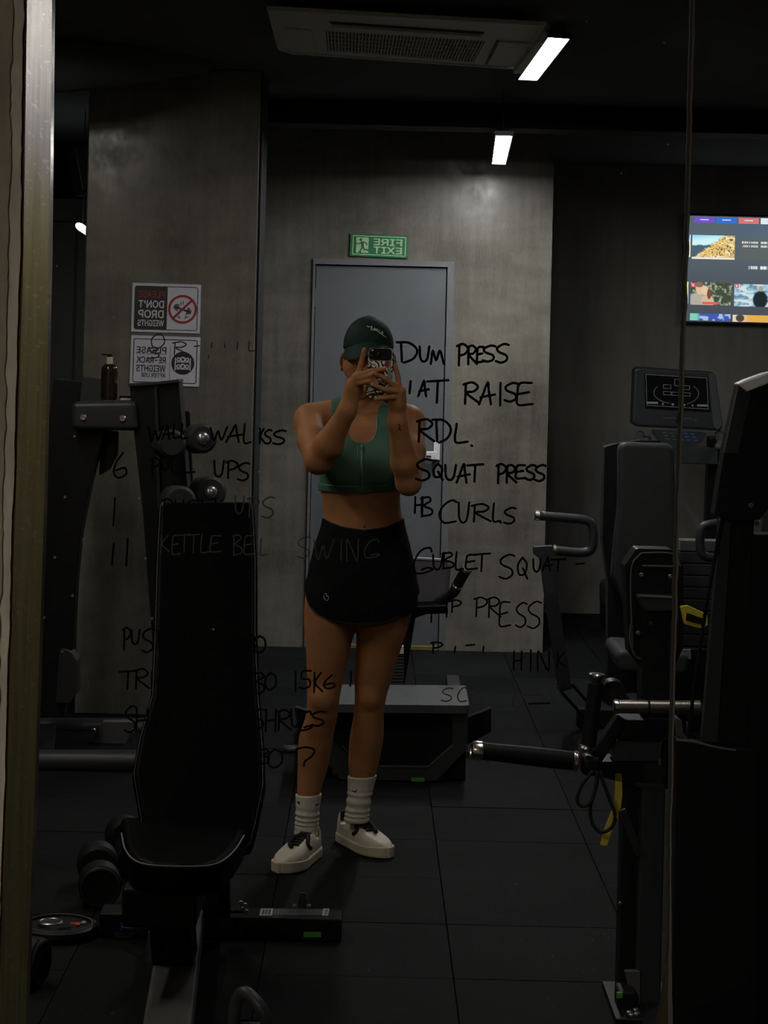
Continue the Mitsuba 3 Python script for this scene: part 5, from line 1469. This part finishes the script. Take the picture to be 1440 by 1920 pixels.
# cap and hair
CF = Field(hc - (0.13, 0.22, 0.10), hc + (0.13, 0.16, 0.16), 0.003)
Rh = rot((0, 0, 1), 8)
CF.ball(hc + (0.0, 0.022, 0.022), (0.079, 0.098, 0.098), 0.0, Rh)
CF.ball(hc + (0.0, -0.02, 0.040), (0.068, 0.062, 0.070), 0.03, Rh)
zc = CF.ax[2][None, None, :]
cut = hc[2] + 0.018 + 0.16 * (CF.ax[1][None, :, None] - hc[1] - 0.0) * -0.3
cap = np.maximum(CF.D, cut - zc)
inner_ = CF.twin()
inner_.ball(hc + (0.0, 0.022, 0.016), (0.074, 0.093, 0.094), 0.0, Rh)
cap = np.maximum(cap, -inner_.D)
kc = part(t, 'cap', surface(cap.astype(np.float32), CF.lo, CF.h, 3), 'm_cap', True, label='dark green baseball cap')
bp = []
for i in range(25):
    a = math.pi * (i / 24)
    for j in range(9):
        f = j / 8
        rx, ry = 0.074 + 0.007 * f, 0.062 + 0.080 * f
        x = rx * math.cos(a)
        y = -ry * math.sin(a) ** 0.8 - 0.012
        z = 0.046 - 0.046 * f * math.sin(a) - 0.052 * (math.cos(a) ** 2) * (0.55 + 0.45 * f)
        bp.append((x, y, z))
bp = np.array(bp)
f = []
for i in range(24):
    for j in range(8):
        o = i * 9 + j
        f += [[o, o + 9, o + 10], [o, o + 10, o + 1]]
n_ = len(bp)
vv = np.vstack([bp, bp + (0, 0.001, -0.004)])
ff = f + [[a + n_, c + n_, b + n_] for a, b, c in f]
bd = [i * 9 for i in range(25)] + [24 * 9 + j for j in range(1, 9)] + [i * 9 + 8 for i in range(23, -1, -1)] + [j for j in range(7, 0, -1)]
for i in range(len(bd)):
    a, b = bd[i], bd[(i + 1) % len(bd)]
    ff += [[a, b, b + n_], [a, b + n_, a + n_]]
brim = trimesh.Trimesh(vv, ff, process=False)
if brim.volume < 0:
    brim.invert()
part(kc, 'brim', moved(brim, Rh, hc), 'm_cap', 40, label='curved brim')
part(kc, 'button', lathe([(0.008, -0.002), (0.007, 0.003), (0, 0.004)], hc + (0, 0.02, 0.119), n=14), 'm_cap', True)


def on_cap(a, b):
    d = W(a, b, 1.0) - (0, 0, EYE)
    for Y in np.arange(6.2, 6.7, 0.0008):
        q = np.array([0, 0, EYE]) + d * Y
        i = np.round((q - CF.lo) / CF.h).astype(int)
        if np.all(i >= 0) and np.all(i < CF.n) and cap[tuple(i)] < 0:
            return q + (0, -0.0008, 0)
    return np.array([0, 0, EYE]) + d * YB


for word in ([(688, 611), (691, 613), (694, 612)], [(698, 611), (695.5, 614), (698, 615), (695.5, 618), (699, 619)], [(700, 620), (702, 615), (703, 620), (705, 616), (706, 621)], [(708, 617), (707.5, 621), (710, 622)], [(711.5, 619), (710.5, 624), (713, 625)], [(714, 626), (717, 621), (717, 627), (715, 625)], [(716, 627), (720, 630), (724, 633)]):
    part(kc, 'lettering', tube(smooth_path([on_cap(*p) for p in word], 4), 0.0016, 5), 'm_cap_thread', True, label='embroidered cursive stitching')
HF = Field(hc - (0.10, 0.12, 0.14), hc + (0.10, 0.16, 0.10), 0.003)
HF.ball(hc + (0.0, 0.035, 0.006), (0.0765, 0.090, 0.090), 0.0)
HF.cone(hc + (0, 0.10, -0.01), hc + (0, 0.135, -0.06), 0.026, 0.020, 0.02)
hair = np.maximum(HF.D, (hc[1] - 0.012) - HF.ax[1][None, :, None] + 0.25 * (HF.ax[2][None, None, :] - hc[2]) * 0)
part(t, 'hair', surface(hair.astype(np.float32), HF.lo, HF.h, 2), 'm_hair', True, label='dark tied back hair')
part(t, 'hair_strand', tube(smooth_path([B(648, 655, -0.04), B(647, 668, -0.052), B(648, 684, -0.05), B(647, 696, -0.04)], 4), [0.004] * 6 + [0.003] * 6 + [0.001], 6), 'm_hair', True)
part(t, 'earring', tube([B(641, 691, -0.01) + 0.007 * np.array([0.3 * math.cos(a), math.cos(a), math.sin(a)]) for a in np.linspace(0, 2 * np.pi, 17)[:-1]], 0.0016, 6, closed=True), 'm_steel_tube', True)
tt = [on_front(F.D, a, b, -0.0006) for a, b in ((747, 795), (750, 799), (748, 802), (751, 806), (747, 806))]
part(t, 'tattoo', tube(smooth_path(tt, 3), 0.0016, 6), 'm_tattoo', True, label='small dark forearm tattoo')
tt = [on_front(F.D, a, b, 0.0002) for a, b in ((684, 990), (683, 987), (684, 984))]
part(t, 'navel', tube(smooth_path(tt, 3), 0.0020, 6), 'm_tattoo', True)

# ---------------------------------------------------------------- the phone held up in both hands
t = thing('phone', 'smartphone in a black and white patterned case held up before the face', 'phone')
pc = W(712, 699, YP + 0.008)
Rp = rot((0, 1, 0), 1.5)
sp_ = 6.17 / FOC
pw, ph = 48 * sp_, 96 * sp_


def on_phone(a, b, d=0.0):
    """A point of the phone's back, given in pixels from its centre."""
    return pc + Rp @ np.array([a * sp_, -0.0055 + d, -b * sp_])


def pslab(poly, d0, d1):
    m = prism(poly, d0, d1)
    return moved(m, Rp, pc)


case = rrect(0, 0, pw, ph, 0.011)
def case_print(p, n, uv):
    a, b = (p.x - float(pc[0])) * 1000.0, (p.z - float(pc[2])) * 1000.0
    wob = 3.0 * noise(a * 0.11, b * 0.11, 2.0)
    st = dr.sin((a * 0.8 + b * 0.9 + 5 * wob) * 0.42)
    st2 = dr.sin((a * 0.5 - b * 1.1 + 6 * wob) * 0.40)
    w_ = smoothstep(-0.1, 0.15, dr.select(noise(a * 0.06, b * 0.06) > 0.5, st, st2))
    col = mix((0.02, 0.02, 0.02), (0.80, 0.80, 0.72), w_)
    side = (a > 24) & (a < 35)
    col = dr.select(side, mix((0.03, 0.03, 0.03), (0.50, 0.52, 0.44), smoothstep(-0.3, 0.1, dr.sin(b * 1.3 + 0.4 * a))), col)
    red = smoothstep(1.1, 0.9, dr.sqrt(dr.square((a - 21) / 7.5) + dr.square((b - 26) / 9.5)))
    return mix(col, (0.30, 0.03, 0.045), red)


mat('m_case_print', proc(case_print), 0.35)
part(t, 'body', pslab(case, -0.004, 0.006), 'm_rubber_black')
part(t, 'case', pslab(case.buffer(-0.0015), -0.0052, -0.0038), 'm_case_print', smooth=False, label='black and white printed case back with a red patch')
part(t, 'camera_plate', pslab(rrect(-0.5 * sp_, 34.5 * sp_, 42 * sp_, 22 * sp_, 0.010), -0.0085, -0.005), 'm_display', label='dark camera plate')
part(t, 'plate_rim', pslab(rrect(-0.5 * sp_, 34.5 * sp_, 44 * sp_, 24 * sp_, 0.011).difference(rrect(-0.5 * sp_, 34.5 * sp_, 42 * sp_, 22 * sp_, 0.010)), -0.0078, -0.005), 'm_steel_tube', smooth=False)
for a, b, r in ((-14, 39, 5), (-14, 30, 5), (-2, 34.5, 5)):
    part(t, 'lens', lathe([(r * sp_, 0), (r * sp_, 0.002), (r * sp_ * 0.8, 0.0026), (0, 0.0026)], pc + Rp @ np.array([a * sp_, -0.0085, b * sp_]), (0, -1, 0), 20), 'm_display', True)
part(t, 'flash', lathe([(1.6 * sp_, 0), (1.6 * sp_, 0.0012), (0, 0.0013)], pc + Rp @ np.array([-15.5 * sp_, -0.0108, 42 * sp_]), (0, -1, 0), 14), 'm_white', True, label='small pale flash')
part(t, 'grip_ring', pslab(sg.Point(2 * sp_, -31 * sp_).buffer(0.018).difference(sg.Point(2 * sp_, -31 * sp_).buffer(0.013)), -0.0068, -0.005), 'm_rubber_black', smooth=False)
part(t, 'screen', pslab(case.buffer(-0.003), 0.0055, 0.0066), 'm_display', smooth=False)
# ---------------------------------------------------------------- the two mirror panels: polished edges and marker handwriting on their faces
t = thing('wall_mirror', 'large frameless gym mirror covered in black marker workout notes', 'mirror')
t2 = thing('wall_mirror', 'second mirror panel to the right of the seam, without writing', 'mirror')
seam = line(1300, 1299, 1286, 1269, 1257, 1250, 1246)
wob = ragged(seam, 4, 21)
lowside = [(a + 0.0, b) for a, b in wob]
edge_l = [(a - 4.5, b) for a, b in wob]
edge_m = [(a - 0.3, b) for a, b in wob]
edge_m2 = [(a + 0.6, b) for a, b in wob]
edge_r = [(a + 4.5 + (6.0 * max(0.0, (b - 1700) / 220)), b) for a, b in wob]
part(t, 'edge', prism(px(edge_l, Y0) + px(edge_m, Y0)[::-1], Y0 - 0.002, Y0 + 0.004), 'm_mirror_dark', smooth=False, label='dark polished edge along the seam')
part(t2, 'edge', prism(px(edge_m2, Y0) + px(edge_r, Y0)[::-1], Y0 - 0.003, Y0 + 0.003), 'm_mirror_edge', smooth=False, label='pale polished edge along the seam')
part(t2, 'edge_chip', prism(px([(1271, 772), (1275, 774), (1273, 786), (1268, 796), (1267, 788)], Y0), Y0 - 0.0045, Y0 - 0.003), 'm_ink', smooth=False, label='small black chip')
part(t, 'backing_strip', prism(px([(1246, 1815), (1249, 1815), (1249, 1960), (1226, 1960)], Y0), Y0 + 0.0005, Y0 + 0.003), 'm_trim', smooth=False, label='bare strip at the foot of the seam')

GLYPHS = {
    'A': [[(0, 1), (.25, .55), (.55, 0), (.62, .4), (.75, 1)], [(.1, .68), (1, .55)]], 'B': [[(.15, 0), (.1, 1)], [(0, .08), (.6, 0), (.75, .2), (.25, .45), (.85, .65), (.8, .9), (.05, 1)]],
    'C': [[(.95, .08), (.7, 0), (.25, .25), (.05, .65), (.3, .98), (.9, .92)]], 'D': [[(.2, .05), (.25, .95)], [(0, .02), (.6, .05), (.98, .4), (.8, .8), (.35, 1)]],
    'E': [[(.9, .02), (.25, .05), (.12, .5), (.15, .95), (.95, .92)], [(.15, .5), (.75, .42)]], 'G': [[(.9, .15), (.8, .0), (.35, .12), (.02, .55), (.05, .95), (.4, 1), (.95, .85), (.7, .78), (.4, .86)]],
    'H': [[(.1, 0), (.05, 1)], [(.85, 0), (.8, 1)], [(.05, .52), (.85, .48)]], 'I': [[(.5, 0), (.4, 1)]], 'K': [[(.15, 0), (.1, 1)], [(.8, 0), (.2, .5), (.9, .95)]],
    'L': [[(.2, 0), (.1, .95), (.95, .95)]], 'M': [[(0, 1), (.15, .1), (.4, .75), (.7, .1), (1, 1)]], 'N': [[(.05, 1), (.1, 0), (.85, 1), (.95, 0)]],
    'O': [[(.5, 0), (.1, .35), (.15, .9), (.6, 1), (.95, .6), (.8, .1), (.45, .02)]], 'P': [[(.2, .05), (.15, 1)], [(0, .1), (.5, 0), (.95, .2), (.7, .45), (.2, .55)]],
    'Q': [[(.5, 0), (.1, .35), (.2, .8), (.7, .75), (.85, .3), (.5, .02)], [(.5, .5), (.9, 1)]], 'R': [[(.15, .05), (.1, 1)], [(0, .1), (.55, 0), (.9, .2), (.65, .42), (.2, .5), (1, .98)]],
    'S': [[(.95, .05), (.6, 0), (.1, .2), (.2, .42), (.75, .6), (.8, .85), (.4, 1), (0, .92)]], 'T': [[(0, .08), (1, .02)], [(.5, .05), (.45, 1)]], 'U': [[(.05, 0), (.1, .75), (.4, 1), (.75, .8), (.95, 0)]],
    'V': [[(0, 0), (.4, 1), (1, .05)]], 'W': [[(0, .05), (.2, 1), (.45, .3), (.65, .95), (1, 0)]], '0': [[(.5, 0), (.08, .35), (.12, .85), (.5, 1), (.92, .7), (.88, .2), (.45, .02)]],
    '1': [[(.6, 0), (.35, 1)]], '3': [[(.05, .08), (.6, .0), (.85, .2), (.35, .42), (.9, .62), (.75, .92), (.1, 1)]], '5': [[(.95, .02), (.3, .05), (.2, .45), (.8, .5), (.85, .85), (.4, 1), (0, .92)]],
    '6': [[(.65, 0), (.2, .4), (.05, .8), (.35, 1), (.85, .85), (.75, .6), (.2, .7)]], '-': [[(0, .6), (1, .4)]], '.': [[(.2, .9), (.4, 1)]], '?': [[(0, .1), (.5, 0), (.95, .15), (.8, .5), (.45, .75), (.4, 1)]], "'": [[(.5, 0), (.3, 1)]]}
SP = Y0 / FOC


def handwriting(label, letters, width=4.2, bsdf='m_marker'):
    words, last = [], None
    for l in letters:
        if last is None or l[1] - last > 15:
            words.append([])
        words[-1].append(l)
        last = l[3]
    for w in words:
        write(label, w, width, bsdf)


def write(label, letters, width, bsdf):
    polys = []
    for ch, x0, y0, x1, y1 in letters:
        for st in GLYPHS[ch]:
            q = [(x0 + (x1 - x0) * a, y0 + (y1 - y0) * b) for a, b in st]
            q = px(q, Y0)
            if len(q) > 2:
                q = smooth_path([(a, 0, b) for a, b in q], 5)[:, [0, 2]]
            polys.append(sg.LineString(q).buffer(width * 1.08 * SP / 2, quad_segs=3))
    u = shapely.union_all(polys).simplify(0.0001)
    part(t, 'lettering', prism(u, Y0 - 0.0006, Y0), bsdf, smooth=False, label=label, kind=None)


hw = handwriting
hw('handwritten words DUM PRESS', [('D', 744, 641, 783, 680), ('U', 786, 650, 806, 678), ('M', 808, 655, 832, 682), ('P', 857, 645, 879, 685), ('R', 876, 648, 894, 683), ('E', 893, 650, 908, 680), ('S', 905, 648, 930, 678), ('S', 930, 645, 955, 680)])
hw('handwritten words LAT RAISE', [('1', 765, 715, 773, 737), ('A', 784, 714, 804, 743), ('T', 801, 712, 841, 755), ('R', 869, 717, 899, 757), ('A', 898, 717, 928, 758), ('I', 935, 718, 942, 760), ('S', 946, 718, 972, 753), ('E', 966, 717, 1000, 761)])
hw('handwritten letters RDL', [('R', 782, 786, 814, 828), ('D', 811, 786, 846, 830), ('L', 851, 795, 878, 830), ('.', 882, 826, 890, 836)])
hw('handwritten words SQUAT PRESS', [('S', 780, 861, 810, 901), ('Q', 811, 869, 832, 900), ('U', 834, 872, 856, 900), ('A', 856, 870, 881, 905), ('T', 876, 870, 906, 903), ('P', 931, 870, 950, 906), ('R', 948, 872, 968, 905), ('E', 965, 872, 986, 898), ('S', 986, 872, 1005, 900), ('S', 1003, 872, 1024, 902)])
hw('handwritten words HB CURLS', [('H', 777, 932, 794, 962), ('B', 789, 932, 813, 968), ('C', 822, 938, 858, 981), ('U', 859, 942, 881, 980), ('R', 885, 945, 920, 978), ('L', 923, 944, 939, 978), ('.', 936, 972, 944, 980), ('S', 945, 952, 968, 982)], 3.6)
hw('handwritten words GOBLET SQUAT', [('G', 776, 1027, 813, 1075), ('U', 811, 1040, 831, 1068), ('B', 829, 1036, 853, 1066), ('L', 853, 1035, 869, 1068), ('E', 871, 1040, 896, 1068), ('T', 889, 1037, 919, 1071), ('S', 936, 1040, 966, 1085), ('Q', 969, 1045, 991, 1085), ('U', 999, 1048, 1015, 1072), ('A', 1017, 1045, 1036, 1070), ('T', 1034, 1048, 1060, 1070), ('-', 1080, 1053, 1095, 1061)], 3.4)
hw('faded handwritten words HIP PRESS', [('I', 807, 1145, 811, 1166), ('I', 834, 1125, 842, 1157), ('P', 844, 1125, 866, 1148), ('P', 889, 1120, 915, 1156), ('R', 914, 1120, 939, 1157), ('E', 934, 1128, 958, 1176), ('S', 967, 1130, 989, 1176), ('S', 989, 1128, 1016, 1178)], 3.0)
hw('nearly erased strokes above the last note', [('P', 808, 1204, 831, 1224), ("'", 850, 1212, 858, 1223), ('-', 874, 1206, 890, 1213), ("'", 903, 1212, 911, 1223), ('-', 992, 1316, 1030, 1322)], 3.0)
hw('half erased handwritten word THINK', [('H', 962, 1221, 981, 1256), ('I', 992, 1219, 999, 1258), ('N', 1007, 1221, 1031, 1258), ('K', 1043, 1224, 1062, 1251)], 3.0)
hw('smudged last line of the notes', [('S', 828, 1290, 850, 1315), ('C', 857, 1289, 876, 1316), ('1', 891, 1294, 899, 1310), ('O', 960, 1300, 981, 1326), ('-', 985, 1300, 1016, 1306)], 2.2, 'm_marker_faint')
hw('handwritten words WALL WALKS', [('W', 279, 799, 306, 826), ('A', 304, 799, 322, 823), ('L', 324, 795, 337, 821), ('L', 339, 795, 352, 822), ('W', 395, 801, 426, 826), ('A', 424, 797, 456, 829), ('L', 456, 795, 471, 831), ('K', 486, 804, 497, 831), ('S', 496, 806, 510, 832), ('S', 512, 807, 537, 833)], 3.6)
hw('handwritten words 6 PULL UPS', [('6', 212, 849, 241, 896), ('P', 283, 859, 301, 890), ('U', 303, 860, 319, 882), ('L', 321, 858, 334, 884), ('L', 338, 862, 366, 886), ('U', 401, 864, 421, 894), ('P', 424, 864, 447, 896), ('S', 446, 868, 469, 901)], 3.6)
hw('handwritten words 1 PUSH UPS', [('1', 208, 933, 221, 985), ('P', 305, 935, 324, 968), ('U', 328, 938, 345, 966), ('S', 350, 938, 370, 966), ('H', 376, 935, 409, 971)], 3.0)
hw('faded handwritten word UPS', [('U', 440, 930, 459, 963), ('P', 464, 932, 487, 969), ('S', 491, 932, 516, 971)], 2.6, 'm_marker_faint')
hw('handwritten number 11', [('1', 206, 1019, 218, 1059), ('1', 233, 1010, 244, 1060)], 3.6)
hw('smudged grey words KETTLE BELL SWING', [('K', 300, 1004, 319, 1036), ('E', 321, 1003, 339, 1041), ('T', 336, 1001, 356, 1036), ('T', 353, 1001, 374, 1036), ('L', 375, 1001, 393, 1036), ('E', 392, 1004, 416, 1036), ('B', 436, 1003, 456, 1041), ('E', 456, 1004, 477, 1041), ('L', 487, 1010, 501, 1041), ('S', 557, 1007, 584, 1046), ('W', 589, 1011, 626, 1049), ('I', 637, 1012, 643, 1051), ('N', 649, 1011, 673, 1051), ('G', 684, 1011, 713, 1046)], 2.2, 'm_marker_faint')
hw('handwritten words PUSH UPS 30', [('P', 230, 1177, 246, 1218), ('U', 246, 1181, 263, 1208), ('S', 266, 1179, 291, 1223), ('H', 296, 1182, 316, 1215), ('U', 345, 1184, 362, 1212), ('P', 368, 1182, 386, 1218), ('S', 392, 1184, 412, 1218), ('3', 462, 1190, 480, 1222), ('0', 475, 1192, 499, 1224)], 3.6)
hw('handwritten words TRICEP EXT 30', [('T', 224, 1257, 257, 1292), ('R', 252, 1254, 280, 1291), ('I', 282, 1258, 288, 1290), ('C', 294, 1260, 314, 1290), ('E', 318, 1260, 338, 1292), ('P', 342, 1258, 360, 1294), ('E', 378, 1258, 398, 1292), ('K', 402, 1260, 422, 1292), ('T', 425, 1258, 450, 1292), ('3', 474, 1261, 498, 1301), ('0', 496, 1261, 519, 1293)], 3.6)
hw('handwritten note 15 KG', [('I', 552, 1259, 557, 1296), ('5', 561, 1257, 584, 1291), ('K', 587, 1261, 606, 1298), ('6', 606, 1266, 631, 1291), ('1', 654, 1259, 662, 1286)], 3.2)
hw('handwritten words SHOULDER SHRUGS', [('S', 234, 1324, 257, 1373), ('H', 254, 1330, 281, 1371), ('O', 290, 1332, 312, 1366), ('U', 316, 1334, 334, 1364), ('L', 338, 1332, 352, 1366), ('D', 356, 1332, 378, 1366), ('E', 384, 1332, 404, 1366), ('R', 412, 1332, 436, 1368), ('S', 473, 1330, 498, 1366), ('H', 497, 1330, 521, 1371), ('R', 520, 1331, 546, 1369), ('U', 545, 1330, 563, 1363), ('G', 561, 1334, 586, 1369), ('S', 584, 1334, 611, 1361)], 3.6)
hw('handwritten number 30 and a question mark', [('3', 487, 1404, 506, 1432), ('0', 501, 1404, 531, 1439), ('?', 556, 1401, 591, 1436)], 3.4)
hw('half erased loops over the lower notice', [('O', 282, 626, 310, 652), ('3', 276, 652, 300, 672), ('R', 324, 641, 352, 664), ('-', 364, 646, 374, 652), ("'", 395, 643, 400, 652), ("'", 420, 645, 424, 652), ("'", 443, 642, 448, 654), ('L', 465, 640, 480, 658), ("'", 390, 666, 392, 672)], 2.2, 'm_marker_faint')
dots = [(1252, 271, 2.0), (1165, 325, 1.6), (1245, 80, 1.8), (1100, 40, 1.2), (300, 502, 1.3), (107, 499, 1.4), (400, 1180, 1.8), (486, 808, 1.6), (485, 884, 1.4), (213, 595, 1.6)]
part(t, 'dust_speck', cat([prism(sg.Point(px([(a, b)], Y0)[0]).buffer(r * SP, quad_segs=3), Y0 - 0.0006, Y0) for a, b, r in dots]), 'm_label', smooth=False, kind='stuff')
